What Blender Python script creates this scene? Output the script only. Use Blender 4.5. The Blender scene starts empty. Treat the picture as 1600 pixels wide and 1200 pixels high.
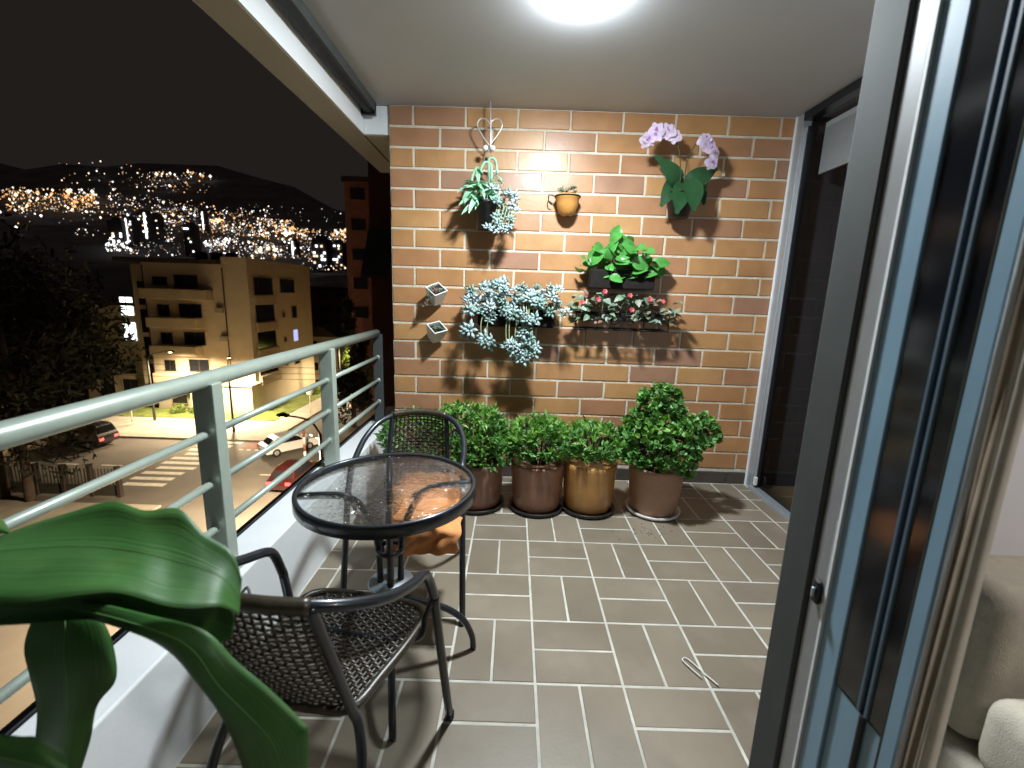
import bpy, math, random
from mathutils import Vector, Matrix, Euler
R = math.radians
random.seed(7)
scn = bpy.context.scene
col = scn.collection

# ------------------------------------------------------------------ camera
CAM_H, FPX, PITCH, ROLL = 1.30, 697.4, R(11.244), R(1.85)
cam = bpy.data.cameras.new('camera'); cam.sensor_width = 36.0
cam.lens = 36.0 * FPX / 1600.0; cam.clip_start = 0.02; cam.clip_end = 6000
cam_ob = bpy.data.objects.new('camera', cam); col.objects.link(cam_ob)
cam_ob.matrix_world = Matrix.Translation((0, 0, CAM_H)) @ Matrix.Rotation(R(90) - PITCH, 4, 'X') @ Matrix.Rotation(ROLL, 4, 'Z')
cam.dof.use_dof = True; cam.dof.focus_distance = 2.3; cam.dof.aperture_fstop = 3.0
scn.camera = cam_ob
# ------------------------------------------------------------------ night sky
w = bpy.data.worlds.new('World'); scn.world = w; w.use_nodes = True
nt = w.node_tree; bg = nt.nodes['Background']
sky = nt.nodes.new('ShaderNodeTexSky'); sky.sky_type = 'NISHITA'; sky.sun_disc = False
sky.sun_elevation = R(-8); sky.sun_rotation = R(200)
mixn = nt.nodes.new('ShaderNodeMix'); mixn.data_type = 'RGBA'; mixn.blend_type = 'ADD'
mixn.inputs[0].default_value = 1.0
mixn.inputs[7].default_value = (0.17, 0.135, 0.12, 1)      # city glow on low cloud
nt.links.new(sky.outputs[0], mixn.inputs[6]); nt.links.new(mixn.outputs[2], bg.inputs[0])
bg.inputs[1].default_value = 0.09
# ------------------------------------------------------------------ exposure
scn.view_settings.view_transform = 'Standard'; scn.view_settings.look = 'None'
scn.view_settings.exposure = 0.0; scn.view_settings.gamma = 1.0
scn.view_settings.use_curve_mapping = False
cy = scn.cycles
cy.max_bounces = 8; cy.diffuse_bounces = 4; cy.glossy_bounces = 4; cy.transmission_bounces = 6
cy.transparent_max_bounces = 12; cy.caustics_reflective = False; cy.caustics_refractive = False
cy.sample_clamp_indirect = 4.0; cy.use_denoising = True; cy.use_light_tree = True

LAMP_E = 1300.0         # balcony ceiling lamp, emission
ROOM_E = 160.0          # living-room ceiling lamp behind the camera
WALL_Y, CEIL_Z, STREET = 3.064, 2.445, -11.7

# ------------------------------------------------------------------ placing helpers: a sight line met with a real plane
def ray(u, v):
    u -= 800; v -= 600; cr, sr = math.cos(ROLL), math.sin(ROLL)
    x = (cr*u + sr*v)/FPX; y = (-sr*u + cr*v)/FPX
    c, s = math.cos(PITCH), math.sin(PITCH)
    return Vector((x, c - y*s, -s - y*c))
def onY(u, v, Y):
    d = ray(u, v); t = Y/d.y; return Vector((d.x*t, Y, CAM_H + d.z*t))
def onZ(u, v, Z):
    d = ray(u, v); t = (Z-CAM_H)/d.z; return Vector((d.x*t, d.y*t, Z))
def onX(u, v, X):
    d = ray(u, v); t = X/d.x; return Vector((X, d.y*t, CAM_H + d.z*t))

# ------------------------------------------------------------------ materials
MATS = {}
def mat(name, color, rough=0.6, metal=0.0, var=0.0, vscale=8.0, bump=0.0, bscale=40.0, coat=0.0, rnd=None,
        spec=0.5, sub=0.0, rvar=0.0, dirt=None, trans=0.0):
    m = bpy.data.materials.new(name); m.use_nodes = True; t = m.node_tree; b = t.nodes['Principled BSDF']
    L = t.links.new
    c4 = tuple(color) + (1,)
    b.inputs['Roughness'].default_value = rough; b.inputs['Metallic'].default_value = metal
    b.inputs['Specular IOR Level'].default_value = spec; b.inputs['Coat Weight'].default_value = coat
    b.inputs['Base Color'].default_value = c4
    src = None
    tc = t.nodes.new('ShaderNodeTexCoord')
    if rnd:                                   # per-object colour
        oi = t.nodes.new('ShaderNodeObjectInfo'); cr = t.nodes.new('ShaderNodeValToRGB')
        L(oi.outputs['Random'], cr.inputs[0]); els = cr.color_ramp.elements; cr.color_ramp.interpolation = 'LINEAR'
        for i, (p, cc) in enumerate(rnd):
            e = els[i] if i < 2 else els.new(p)
            e.position = p; e.color = tuple(cc) + (1,)
        src = cr.outputs[0]
    if var > 0:
        n = t.nodes.new('ShaderNodeTexNoise'); n.inputs['Scale'].default_value = vscale; n.inputs['Detail'].default_value = 6
        n.inputs['Roughness'].default_value = 0.62
        geo = t.nodes.new('ShaderNodeNewGeometry'); L(geo.outputs['Position'], n.inputs['Vector'])
        mp = t.nodes.new('ShaderNodeMapRange'); mp.inputs[1].default_value = 0.3; mp.inputs[2].default_value = 0.7
        mp.inputs[3].default_value = 1-var; mp.inputs[4].default_value = 1+var
        L(n.outputs[0], mp.inputs[0])
        mx = t.nodes.new('ShaderNodeMix'); mx.data_type = 'RGBA'; mx.blend_type = 'MULTIPLY'; mx.inputs[0].default_value = 1
        mx.inputs[6].default_value = c4
        if src: L(src, mx.inputs[6])
        L(mp.outputs[0], mx.inputs[7]); src = mx.outputs[2]
        if rvar > 0:
            m2 = t.nodes.new('ShaderNodeMapRange'); m2.inputs[1].default_value = .3; m2.inputs[2].default_value = .7
            m2.inputs[3].default_value = rough-rvar; m2.inputs[4].default_value = rough+rvar
            L(n.outputs[0], m2.inputs[0]); L(m2.outputs[0], b.inputs['Roughness'])
    if dirt:                                  # (colour, scale, threshold)
        n3 = t.nodes.new('ShaderNodeTexNoise'); n3.inputs['Scale'].default_value = dirt[1]; n3.inputs['Detail'].default_value = 8
        g3 = t.nodes.new('ShaderNodeNewGeometry'); L(g3.outputs['Position'], n3.inputs['Vector'])
        m3 = t.nodes.new('ShaderNodeMapRange'); m3.inputs[1].default_value = dirt[2]; m3.inputs[2].default_value = dirt[2]+.18
        m3.inputs[3].default_value = 0; m3.inputs[4].default_value = dirt[3]
        L(n3.outputs[0], m3.inputs[0])
        mx3 = t.nodes.new('ShaderNodeMix'); mx3.data_type = 'RGBA'
        mx3.inputs[6].default_value = c4; mx3.inputs[7].default_value = tuple(dirt[0]) + (1,)
        if src: L(src, mx3.inputs[6])
        L(m3.outputs[0], mx3.inputs[0]); src = mx3.outputs[2]
    if src: L(src, b.inputs['Base Color'])
    if bump > 0:
        n2 = t.nodes.new('ShaderNodeTexNoise'); n2.inputs['Scale'].default_value = bscale; n2.inputs['Detail'].default_value = 4
        g2 = t.nodes.new('ShaderNodeNewGeometry'); L(g2.outputs['Position'], n2.inputs['Vector'])
        bp = t.nodes.new('ShaderNodeBump'); bp.inputs['Strength'].default_value = bump; bp.inputs['Distance'].default_value = 0.01
        L(n2.outputs[0], bp.inputs['Height']); L(bp.outputs[0], b.inputs['Normal'])
    if trans > 0:                             # thin leaves let some light through
        tr = t.nodes.new('ShaderNodeBsdfTranslucent'); ms = t.nodes.new('ShaderNodeMixShader'); ms.inputs[0].default_value = trans
        tr.inputs[0].default_value = (min(1, color[0]*1.5), min(1, color[1]*1.6), color[2]*.8, 1)
        out = t.nodes['Material Output']
        L(b.outputs[0], ms.inputs[1]); L(tr.outputs[0], ms.inputs[2]); L(ms.outputs[0], out.inputs[0])
    MATS[name] = m; return m
def emit(name, color, strength, sample=True):
    m = bpy.data.materials.new(name); m.use_nodes = True; t = m.node_tree; t.nodes.remove(t.nodes['Principled BSDF'])
    e = t.nodes.new('ShaderNodeEmission'); e.inputs[0].default_value = tuple(color) + (1,); e.inputs[1].default_value = strength
    t.links.new(e.outputs[0], t.nodes['Material Output'].inputs[0])
    if not sample: m.cycles.emission_sampling = 'NONE'
    return m
def glass(name, tint, gloss_rough=0.02, ior=1.5, wavy=0.0, refr=0.0):
    m = bpy.data.materials.new(name); m.use_nodes = True; t = m.node_tree; t.nodes.remove(t.nodes['Principled BSDF'])
    L = t.links.new
    tr = t.nodes.new('ShaderNodeBsdfTransparent'); tr.inputs[0].default_value = tuple(tint) + (1,)
    gl = t.nodes.new('ShaderNodeBsdfGlossy'); gl.inputs['Roughness'].default_value = gloss_rough
    fr = t.nodes.new('ShaderNodeFresnel'); fr.inputs[0].default_value = ior
    mx = t.nodes.new('ShaderNodeMixShader'); body = tr.outputs[0]
    if wavy:
        n = t.nodes.new('ShaderNodeTexNoise'); n.inputs['Scale'].default_value = 26; n.inputs['Detail'].default_value = 2
        n.inputs['Distortion'].default_value = 1.6
        g = t.nodes.new('ShaderNodeNewGeometry'); mpn = t.nodes.new('ShaderNodeMapping'); mpn.inputs['Scale'].default_value = (1.0, 2.4, 1)
        mpn.inputs['Rotation'].default_value = (0, 0, .5)
        L(g.outputs['Position'], mpn.inputs[0]); L(mpn.outputs[0], n.inputs['Vector'])
        bp = t.nodes.new('ShaderNodeBump'); bp.inputs['Strength'].default_value = wavy; bp.inputs['Distance'].default_value = 0.02
        L(n.outputs[0], bp.inputs['Height']); L(bp.outputs[0], gl.inputs['Normal'])
        if refr:
            rf = t.nodes.new('ShaderNodeBsdfRefraction'); rf.inputs['IOR'].default_value = 1.10; rf.inputs['Roughness'].default_value = .05
            rf.inputs[0].default_value = tuple(tint) + (1,); L(bp.outputs[0], rf.inputs['Normal'])
            m2 = t.nodes.new('ShaderNodeMixShader'); m2.inputs[0].default_value = refr
            L(tr.outputs[0], m2.inputs[1]); L(rf.outputs[0], m2.inputs[2]); body = m2.outputs[0]
    L(fr.outputs[0], mx.inputs[0]); L(body, mx.inputs[1]); L(gl.outputs[0], mx.inputs[2])
    L(mx.outputs[0], t.nodes['Material Output'].inputs[0]); return m

# ------------------------------------------------------------------ mesh builder
class MB:
    def __init__(s): s.v = []; s.f = []
    def add(s, vs, fs, M=None):
        o = len(s.v)
        s.v += [tuple(M @ Vector(p)) if M else tuple(p) for p in vs]; s.f += [tuple(i+o for i in f) for f in fs]; return s
    def box(s, a, b, M=None):
        x0, y0, z0 = a; x1, y1, z1 = b
        return s.add([(x0,y0,z0),(x1,y0,z0),(x1,y1,z0),(x0,y1,z0),(x0,y0,z1),(x1,y0,z1),(x1,y1,z1),(x0,y1,z1)],
              [(0,3,2,1),(4,5,6,7),(0,1,5,4),(1,2,6,5),(2,3,7,6),(3,0,4,7)], M)
    def tube(s, pts, r, n=8, closed=False, flat=None):
        pts = [Vector(p) for p in pts]; N = len(pts); rr = r if hasattr(r, '__len__') else [r]*N
        o = len(s.v); up = None
        for i, p in enumerate(pts):
            a = pts[(i-1) % N] if (closed or i > 0) else p; b = pts[(i+1) % N] if (closed or i < N-1) else p
            d = (b-a).normalized()
            if up is None:
                up = Vector((0,0,1)) if abs(d.z) < .9 else Vector((1,0,0))
            side = d.cross(up)
            if side.length < 1e-6: side = d.cross(Vector((0,1,0)))
            side.normalize(); up = side.cross(d).normalized()
            for k in range(n):
                t = 2*math.pi*k/n
                s.v.append(tuple(p + side*math.cos(t)*rr[i] + up*math.sin(t)*rr[i]*(flat or 1)))
        for i in range(N if closed else N-1):
            j = (i+1) % N
            for k in range(n):
                l = (k+1) % n
                s.f.append((o+i*n+k, o+i*n+l, o+j*n+l, o+j*n+k))
        if not closed:
            s.f.append(tuple(o+k for k in range(n))[::-1]); s.f.append(tuple(o+(N-1)*n+k for k in range(n)))
        return s
    def lathe(s, prof, n=32, c=(0,0,0)):
        o = len(s.v)
        for (r, z) in prof:
            for k in range(n):
                t = 2*math.pi*k/n; s.v.append((c[0]+r*math.cos(t), c[1]+r*math.sin(t), c[2]+z))
        for i in range(len(prof)-1):
            for k in range(n):
                l = (k+1) % n; s.f.append((o+i*n+k, o+i*n+l, o+(i+1)*n+l, o+(i+1)*n+k))
        return s
    def mesh(s, name, m, smooth=False):
        me = bpy.data.meshes.new(name); me.from_pydata(s.v, [], s.f); me.update()
        if m: me.materials.append(m)
        if smooth: me.shade_smooth()
        return me
    def build(s, name, m, parent=None, smooth=False, loc=None):
        o = bpy.data.objects.new(name, s.mesh(name, m, smooth)); col.objects.link(o)
        if parent: o.parent = parent
        if loc: o.location = loc
        return o
def bev(o, wdt=0.004, seg=2):
    b = o.modifiers.new('bevel', 'BEVEL'); b.width = wdt; b.segments = seg; b.limit_method = 'ANGLE'; b.angle_limit = R(40); return o
def inst(me, name, parent, M):
    o = bpy.data.objects.new(name, me); col.objects.link(o); o.parent = parent; o.matrix_local = M; return o
def tag(o, label=None, cat=None, group=None, kind=None):
    if label: o['label'] = label
    if cat: o['category'] = cat
    if group: o['group'] = group
    if kind: o['kind'] = kind
    return o
def thing(name, label, cat, loc=(0,0,0), rz=0, group=None):
    o = bpy.data.objects.new(name, None); col.objects.link(o); o.location = loc; o.rotation_euler.z = rz
    o.empty_display_size = .1
    return tag(o, label, cat, group)
def struct(o): o['kind'] = 'structure'; return o
def spline(pts, k=6, closed=False):
    pts = [Vector(p) for p in pts]; out = []; N = len(pts)
    for i in range(N if closed else N-1):
        p0 = pts[i-1] if (i > 0 or closed) else pts[0]; p1 = pts[i]; p2 = pts[(i+1) % N]
        p3 = pts[(i+2) % N] if (closed or i+2 < N) else pts[-1]
        for j in range(k):
            t = j/k
            out.append(.5*((2*p1)+(-p0+p2)*t+(2*p0-5*p1+4*p2-p3)*t*t+(-p0+3*p1-3*p2+p3)*t**3))
    if not closed: out.append(pts[-1])
    return out
def frame(loc, d, up=(0,0,1), roll=0.0):     # matrix whose +Y is d and whose +Z is close to up
    d = Vector(d).normalized(); u = Vector(up)
    x = d.cross(u)
    if x.length < 1e-4: x = d.cross(Vector((1,0,0)))
    x.normalize(); z = x.cross(d)
    M = Matrix((x, d, z)).transposed().to_4x4()
    return Matrix.Translation(loc) @ M @ Matrix.Rotation(roll, 4, 'Y')
def leaf_vf(L, W, fold=.25, droop=.25, n=4, tipw=0.0, basew=.15):
    vs, fs = [], []
    for i in range(n+1):
        t = i/n; wd = W*.5*max(tipw if i == n else .02, (basew*(1-t) + math.sin(math.pi*min(1, t*.94+.06))**.8))
        if i == n: wd = W*.5*max(tipw, .03)
        z = -droop*L*t*t
        vs += [(-wd, L*t, z+fold*wd), (0, L*t, z), (wd, L*t, z+fold*wd)]
    for i in range(n):
        a = i*3; fs += [(a, a+1, a+4, a+3), (a+1, a+2, a+5, a+4)]
    return vs, fs
def rdir(lo=-.2, hi=1.0):
    z = random.uniform(lo, hi); a = random.uniform(0, 2*math.pi); r = math.sqrt(max(0, 1-z*z))
    return Vector((r*math.cos(a), r*math.sin(a), z))

# ------------------------------------------------------------------ palette
M_brick = mat('glazed_brick', (.4,.2,.08), .36, var=.13, vscale=5, bump=.10, bscale=70, coat=.15, rvar=.08,
    rnd=[(0,(.455,.245,.098)),(.3,(.425,.216,.088)),(.55,(.402,.198,.087)),(.75,(.385,.190,.094)),(.9,(.355,.185,.10)),(1,(.32,.172,.112))], dirt=((.30,.17,.10), 2.2, .56, .35))
M_mortar = mat('mortar', (.66,.60,.48), .9, var=.16, vscale=14, bump=.7, bscale=120, dirt=((.45,.40,.33), 3, .55, .5))
M_tile = mat('floor_tile', (.215,.175,.125), .42, var=.10, vscale=3, bump=.05, bscale=120, rvar=.06,
    rnd=[(0,(.185,.150,.108)),(1,(.232,.190,.138))], dirt=((.28,.24,.185), 4, .52, .5))
M_grout = mat('grout', (.53,.51,.445), .9, var=.22, vscale=9, bump=.3, bscale=200, dirt=((.36,.34,.29), 4, .54, .6))
M_skirt = mat('skirting', (.07,.055,.045), .4, var=.2, vscale=8)
M_white = mat('white_paint', (.85,.87,.88), .55, var=.035, vscale=4, bump=.05, bscale=60, dirt=((.55,.56,.55), 3, .6, .25))
M_ceil = mat('ceiling_paint', (.57,.58,.61), .85, var=.03, vscale=2, bump=.03, bscale=90)
M_beige = mat('beige_paint', (.52,.49,.42), .8, var=.05, vscale=3)
M_rail = mat('green_grey_enamel', (.47,.55,.475), .34, metal=.2, var=.06, vscale=20, coat=.2)
M_dark = mat('black_metal', (.018,.02,.024), .32, metal=.3, var=.15, vscale=40, spec=.6)
M_navy = mat('anthracite_tube', (.022,.026,.034), .3, metal=.25, var=.12, vscale=30, spec=.6, coat=.3)
M_wick = mat('brown_wicker', (.040,.030,.019), .36, var=.35, vscale=60, spec=.6)
M_alu = mat('aluminium', (.50,.55,.60), .35, metal=.6, var=.05, vscale=10)
M_blue = mat('blue_lit_profile', (.22,.36,.47), .45, var=.06, vscale=6)  # aluminium frames with the blue light on them put into the colour
M_grey = mat('dark_grey_profile', (.068,.073,.071), .7, spec=.25, var=.08, vscale=12)
M_lgrey = mat('light_grey_profile', (.30,.305,.31), .42, metal=.2, var=.08, vscale=12)
M_rubber = mat('black_gasket', (.01,.01,.014), .5)
M_blk = mat('black_cloth', (.012,.013,.015), .85, var=.2, vscale=30)
M_soil = mat('soil', (.03,.022,.015), .95, var=.4, vscale=60, bump=.8, bscale=120)
M_plast = mat('white_ceramic', (.74,.74,.72), .28, var=.04, vscale=30, coat=.4)

# ================================================================== THE BALCONY
XL, XR, XLEDGE, XOUT = -.825, 1.724, -.89, -1.05
# floor: grout bed and single tiles
fl = struct(MB().box((XLEDGE, -1.2, -.20), (3.6, WALL_Y+.1, .0022)).build('balcony_floor', M_grout))
B, X0, Y0, J = .301, -.189, 2.199, .0080
def tile_mesh(lx, ly):
    h, c = .012, .0025; hx, hy = lx/2, ly/2
    vs = [(-hx,-hy,-h),(hx,-hy,-h),(hx,hy,-h),(-hx,hy,-h),(-hx,-hy,-c),(hx,-hy,-c),(hx,hy,-c),(-hx,hy,-c),
          (-hx+c,-hy+c,0),(hx-c,-hy+c,0),(hx-c,hy-c,0),(-hx+c,hy-c,0)]
    fs = [(0,1,5,4),(1,2,6,5),(2,3,7,6),(3,0,4,7),(4,5,9,8),(5,6,10,9),(6,7,11,10),(7,4,8,11),(8,9,10,11)]
    return MB().add(vs, fs).mesh('floor_tile', M_tile)
tcache = {}
for c in range(-4, 8):
    for r in range(-4, 9):
        bx, by = X0 + c*B, Y0 - (r+1)*B
        for k in range(2):
            if (c + r) % 2 == 0: a = [bx + k*B/2, by, bx + (k+1)*B/2, by + B]
            else: a = [bx, by + k*B/2, bx + B, by + (k+1)*B/2]
            a = [max(a[0], XLEDGE), max(a[1], -.3), min(a[2], XR-.01), min(a[3], WALL_Y-.012)]
            lx, ly = a[2]-a[0]-J, a[3]-a[1]-J
            if lx < .02 or ly < .02: continue
            key = (round(lx, 4), round(ly, 4))
            if key not in tcache: tcache[key] = tile_mesh(lx, ly)
            dz = random.uniform(-.0006, .0006)
            o = inst(tcache[key], 'floor_tile', fl, Matrix.Translation(((a[0]+a[2])/2, (a[1]+a[3])/2, .004+dz)) @ Matrix.Rotation(random.uniform(-.002, .002), 4, 'Z'))

# ceiling slab
ce = struct(MB().box((-.985, -1.6, CEIL_Z), (4.2, WALL_Y+.25, CEIL_Z+.2)).build('balcony_ceiling', M_ceil))
# brick wall
wall = thing('brick_wall', 'tan and brown brick end wall of the balcony behind the plants', 'wall', (0, WALL_Y, 0))
MB().box((XL, .0055, 0), (XR+.06, .24, CEIL_Z-.002)).build('mortar', M_mortar, wall)
PZ, PX, MJ = .1227, .329, .0135
def brick_mesh(L, H):
    c = .004; d = .016; x, z = L/2, H/2
    vs = [(-x,d,-z),(x,d,-z),(x,d,z),(-x,d,z),(-x,c,-z),(x,c,-z),(x,c,z),(-x,c,z),(-x+c,0,-z+c),(x-c,0,-z+c),(x-c,0,z-c),(-x+c,0,z-c)]
    fs = [(0,1,5,4),(1,2,6,5),(2,3,7,6),(3,0,4,7),(4,5,9,8),(5,6,10,9),(6,7,11,10),(7,4,8,11),(8,9,10,11)]
    vs = [(p[0]+random.gauss(0,.0010), p[1]+random.gauss(0,.0006), p[2]+random.gauss(0,.0009)) if i > 3 else p for i, p in enumerate(vs)]
    return MB().add(vs, fs).mesh('brick', M_brick)
bc = {}
for n in range(20):
    zt = CEIL_Z - n*PZ; zb = max(zt - PZ, .105)
    if zt - zb < .05: continue
    off = -.671 if n % 2 == 0 else -.503
    x = off - 2*PX
    while x < XR:
        x0, x1 = max(x, XL-.004), min(x + PX, XR+.05); x += PX
        L_, H_ = x1-x0-MJ, zt-zb-MJ
        if L_ < .03: continue
        key = (round(L_, 3), round(H_, 3), random.randrange(7))
        if key not in bc: bc[key] = brick_mesh(*key[:2])
        inst(bc[key], 'brick', wall, Matrix.Translation(((x0+x1)/2, random.uniform(-.0012, .0012), (zt+zb)/2)) @ Matrix.Rotation(random.uniform(-.004,.004), 4, 'Y') @ Matrix.Rotation(random.uniform(-.003,.003), 4, 'Z'))
x = XL
while x < XR-.02:
    x1 = min(x+.30, XR-.012); bev(MB().box((x+.003, -.008, .008), (x1-.003, .010, .092)).build('skirting_tile', M_skirt, wall), .003); x = x1
# low white ledge under the railing
led = MB().box((XOUT, -1.2, -.3), (XLEDGE, WALL_Y+.6, .345)).build('balcony_ledge', M_white); bev(led, .006, 2); struct(led)
# dark metal drip edge along the outside of the ledge
tag(MB().box((XOUT-.022, -1.2, .30), (XOUT-.002, WALL_Y+.6, .352)).build('drip_edge', M_navy), 'dark metal drip edge along the outside of the white ledge', 'edging')
# roof beam above the railing
bm_ = MB()
bm_.box((-1.155, -1.6, 2.27), (-1.0, 4.0, 2.75))
beam = bm_.build('roof_beam', M_beige); tag(beam, 'long painted edge beam over the railing, white inside and beige below', 'beam')
MB().box((-.998, -1.6, 2.272), (-.990, 3.10, 2.47)).build('inner_facing', M_white, beam)
MB().box((-.988, 3.10, 2.27), (XL-.004, 3.87, 2.75)).build('end_lintel', M_beige, beam)
MB().box((-.988, 3.085, 2.274), (XL-.004, 3.098, 2.44)).build('lintel_facing', M_white, beam)
# rolled blind cassette between ceiling and beam
bl = thing('rolled_blind', 'dark rolled sun blind tucked between the ceiling and the edge beam', 'blind', (-.945, 0, 2.41))
MB().tube([(0,-1.6,0),(0,3.02,0)], .034, 14).build('fabric_roll', M_blk, bl, True)
MB().box((.028,-1.6,-.018),(.046,3.04,.034)).build('side_rail', M_grey, bl)
MB().box((-.04,3.024,-.045),(.046,3.05,.034)).build('end_bracket', M_dark, bl)

# ------------------------------------------------------------------ ceiling lamp
LX, LY = .222, 1.96
lamp = thing('ceiling_lamp', 'round bright white lamp on the balcony ceiling', 'lamp', (LX, LY, CEIL_Z))
prof = [(.084*math.cos(t), -.010-.016*math.sin(t)) for t in [i*math.pi/2/8 for i in range(9)]]
MB().lathe(prof, 40).build('diffuser', emit('lamp_diffuser', (.87,.955,1.0), LAMP_E), lamp, True)
MB().lathe([(.080,-.012),(.082,-.008),(.082,0)], 40).build('rim', M_plast, lamp, True)

# ------------------------------------------------------------------ railing
RX = -.97
rail = thing('balcony_railing', 'grey green steel balcony railing with round handrail and three bars', 'railing', (RX, 0, .345))
MB().tube([(0,-.9,.662),(0,3.16,.662)], .027, 20).build('handrail', M_rail, rail, True)
posts = [.40, 1.385, 2.31, 3.20]
for y in posts:
    bev(MB().box((-.034, y-.026, .006),(.034, y+.026, .652)).build('post', M_rail if y < 3 else M_grey, rail), .004)
    bev(MB().box((-.055, y-.055, 0),(.055, y+.055, .007)).build('base_plate', M_rail, rail), .002)
ys = [-.9] + posts
for a, b in zip(ys[:-1], ys[1:]):
    for z in (.488, .320, .162):
        MB().tube([(0,a+.027,z),(0,b-.027,z)], .0125, 12).build('bar', M_rail, rail, True)
for y in posts:
    for z in (.488, .320, .162):
        for s in (-1, 1):
            MB().lathe([(0,.004),(.012,.004),(.016,0)], 14).build('collar', M_rail, rail, True, (0,0,0)).matrix_local = Matrix.Translation((0, y+s*.0265, z)) @ Matrix.Rotation(-s*R(90), 4, 'X')

# ------------------------------------------------------------------ chairs
def chair_meshes():
    P = {}
    half = [(0,-.295,.74),(.10,-.277,.734),(.175,-.220,.706),(.213,-.13,.664),(.222,-.03,.625),(.220,.035,.604),(.222,.068,.575),(.226,.10,.50)]
    fullr = spline(half, 7); left = [Vector((-p.x, p.y, p.z)) for p in reversed(fullr)][:-1]
    P['hoop'] = left + fullr
    m = MB().tube(P['hoop'], .0125, 12); me = {'arm_frame': m.mesh('arm_frame', M_navy, True)}
    for s, nm in ((1,'lr'),(-1,'ll')):
        me['front_leg'+nm] = MB().tube(spline([(s*.226,.10,.502),(s*.231,.145,.28),(s*.237,.205,.004)], 6), .0125, 12).mesh('front_leg', M_navy, True)
        me['rear_leg'+nm] = MB().tube(spline([(s*.125,-.271,.73),(s*.133,-.225,.58),(s*.140,-.178,.42),(s*.155,-.172,.36),(s*.180,-.215,.25),(s*.20,-.31,.004)], 6), .0115, 12).mesh('rear_leg', M_navy, True)
        me['foot'+nm] = MB().tube([(s*.237,.205,0),(s*.237,.205,.02)], .0145, 12).mesh('foot_cap', M_rubber, True)
    # seat ring
    ring = spline([(0,.192,.392),(.12,.186,.394),(.18,.145,.402),(.182,.05,.405),(.158,-.08,.404),(.135,-.165,.404),(.06,-.182,.404),(0,-.184,.404),
                   (-.06,-.182,.404),(-.135,-.165,.404),(-.158,-.08,.404),(-.182,.05,.405),(-.18,.145,.402),(-.12,.186,.394)], 5, True)
    me['seat_ring'] = MB().tube(ring, .0115, 10, True).mesh('seat_ring', M_wick, True)
    me['seat_rail'] = MB().tube(spline([(.226,.10,.50),(.205,.09,.44),(.185,.06,.392),(0,.05,.385),(-.185,.06,.392),(-.205,.09,.44),(-.226,.10,.50)], 6), .008, 8).mesh('seat_rail', M_navy, True)
    # woven seat
    def weave(S, nu, nv, r, amp, flat, gap=False):
        m = MB()
        for j in range(nv):
            v = (j+.5)/nv; path = []
            for i in range(nu*3+1):
                u = i/(nu*3); p, n = S(u, v); ph = math.cos(math.pi*u*nu + (math.pi if j % 2 else 0))
                path.append(p + n*amp*ph)
            m.tube(path, r, 5, flat=flat)
        for i in range(nu+1):
            u = min(max(i/nu, .015), .985)
            m.tube([S(u, k/10)[0] for k in range(11)], r*.75, 5)
        return m
    def seatS(u, v):
        y = -.178 + .364*v
        hw = .136 + .047*min(1, v/.62) if v < .62 else .183*math.sqrt(max(.02, 1-((v-.62)/.40)**2*.62))
        x = (2*u-1)*hw; sag = .018*(1-(2*u-1)**2)*math.sin(math.pi*v)
        return Vector((x, y, .404-sag-(.010*v**3))), Vector((0,0,1))
    me['seat'] = weave(seatS, 22, 30, .0048, .0035, .62).mesh('seat', M_wick, True)
    def backS(u, v):
        s = 2*u-1; hw = .137 - .012*v
        x = s*hw; top = Vector((x, -.295+.018*(x/.1)**2, .738-.006*(x/.1)**2)); bot = Vector((x, -.184+.02*s*s, .410))
        p = bot.lerp(top, v); p.y -= .018*math.sin(math.pi*v)
        return p, Vector((0,-.95,.3))
    me['backrest'] = weave(backS, 14, 24, .0043, .0038, .62).mesh('backrest', M_wick, True)
    band = [backS(u/20, 1.0)[0] for u in range(21)]
    me['top_wrap'] = MB().tube(band, .0155, 12).mesh('top_wrap', M_wick, True)
    return me
CM = chair_meshes()
def chair(label, loc, rz):
    t = thing('wicker_chair', label, 'chair', loc, rz, 'wicker chairs at the round table')
    for k, me in CM.items():
        nm = me.name.split('.')[0]
        if nm == 'foot_cap': continue
        o = bpy.data.objects.new('leg' if 'leg' in nm else nm, me); col.objects.link(o); o.parent = t
        if k.startswith('front_leg'):
            f = bpy.data.objects.new('foot_cap', CM['foot'+k[-2:]]); col.objects.link(f); f.parent = o
    return t
chair('brown wicker armchair nearest the camera, seen from behind', (-.43, 1.0, .005), R(-10))
chair('brown wicker armchair facing the camera with the orange cloth on its seat', (-.415, 1.755, .005), R(183))

# orange cloth on the far chair
def cloth():
    m = MB(); nx, ny = 26, 34; W = .25
    ctr = Vector((-.315, 1.74))
    for j in range(ny+1):
        t = j/ny
        for i in range(nx+1):
            s = i/nx-.5
            x = ctr.x + s*W*(1+.10*math.sin(3*t)) + .006*math.sin(20*t+5*s)
            Ls = t*.46
            wob = .004*math.sin(11*s+3*t*4)+.002*math.sin(25*s+9*t)
            if Ls < .24: y = 1.80-Ls; z = .422 + .004*math.sin(18*s+22*t) + .004*math.sin(40*t)
            else:
                d = Ls-.24; k = min(1, d/.05)
                y = 1.56 - .035*math.sin(k*math.pi/2) - wob*1.6*min(1, d/.05)*1.5
                z = .422 - max(0, d-.02)*(.46-.10*s) + .003*math.sin(9*s)
            m.v.append((x, y, z))
    for j in range(ny):
        for i in range(nx):
            a = j*(nx+1)+i; m.f.append((a, a+1, a+nx+2, a+nx+1))
    return m
M_or = mat('orange_cloth', (.72,.29,.10), .9, var=.16, vscale=22, bump=.35, bscale=260)
o = cloth().build('orange_cloth', M_or, None, True); so = o.modifiers.new('thick','SOLIDIFY'); so.thickness = .004
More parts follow.
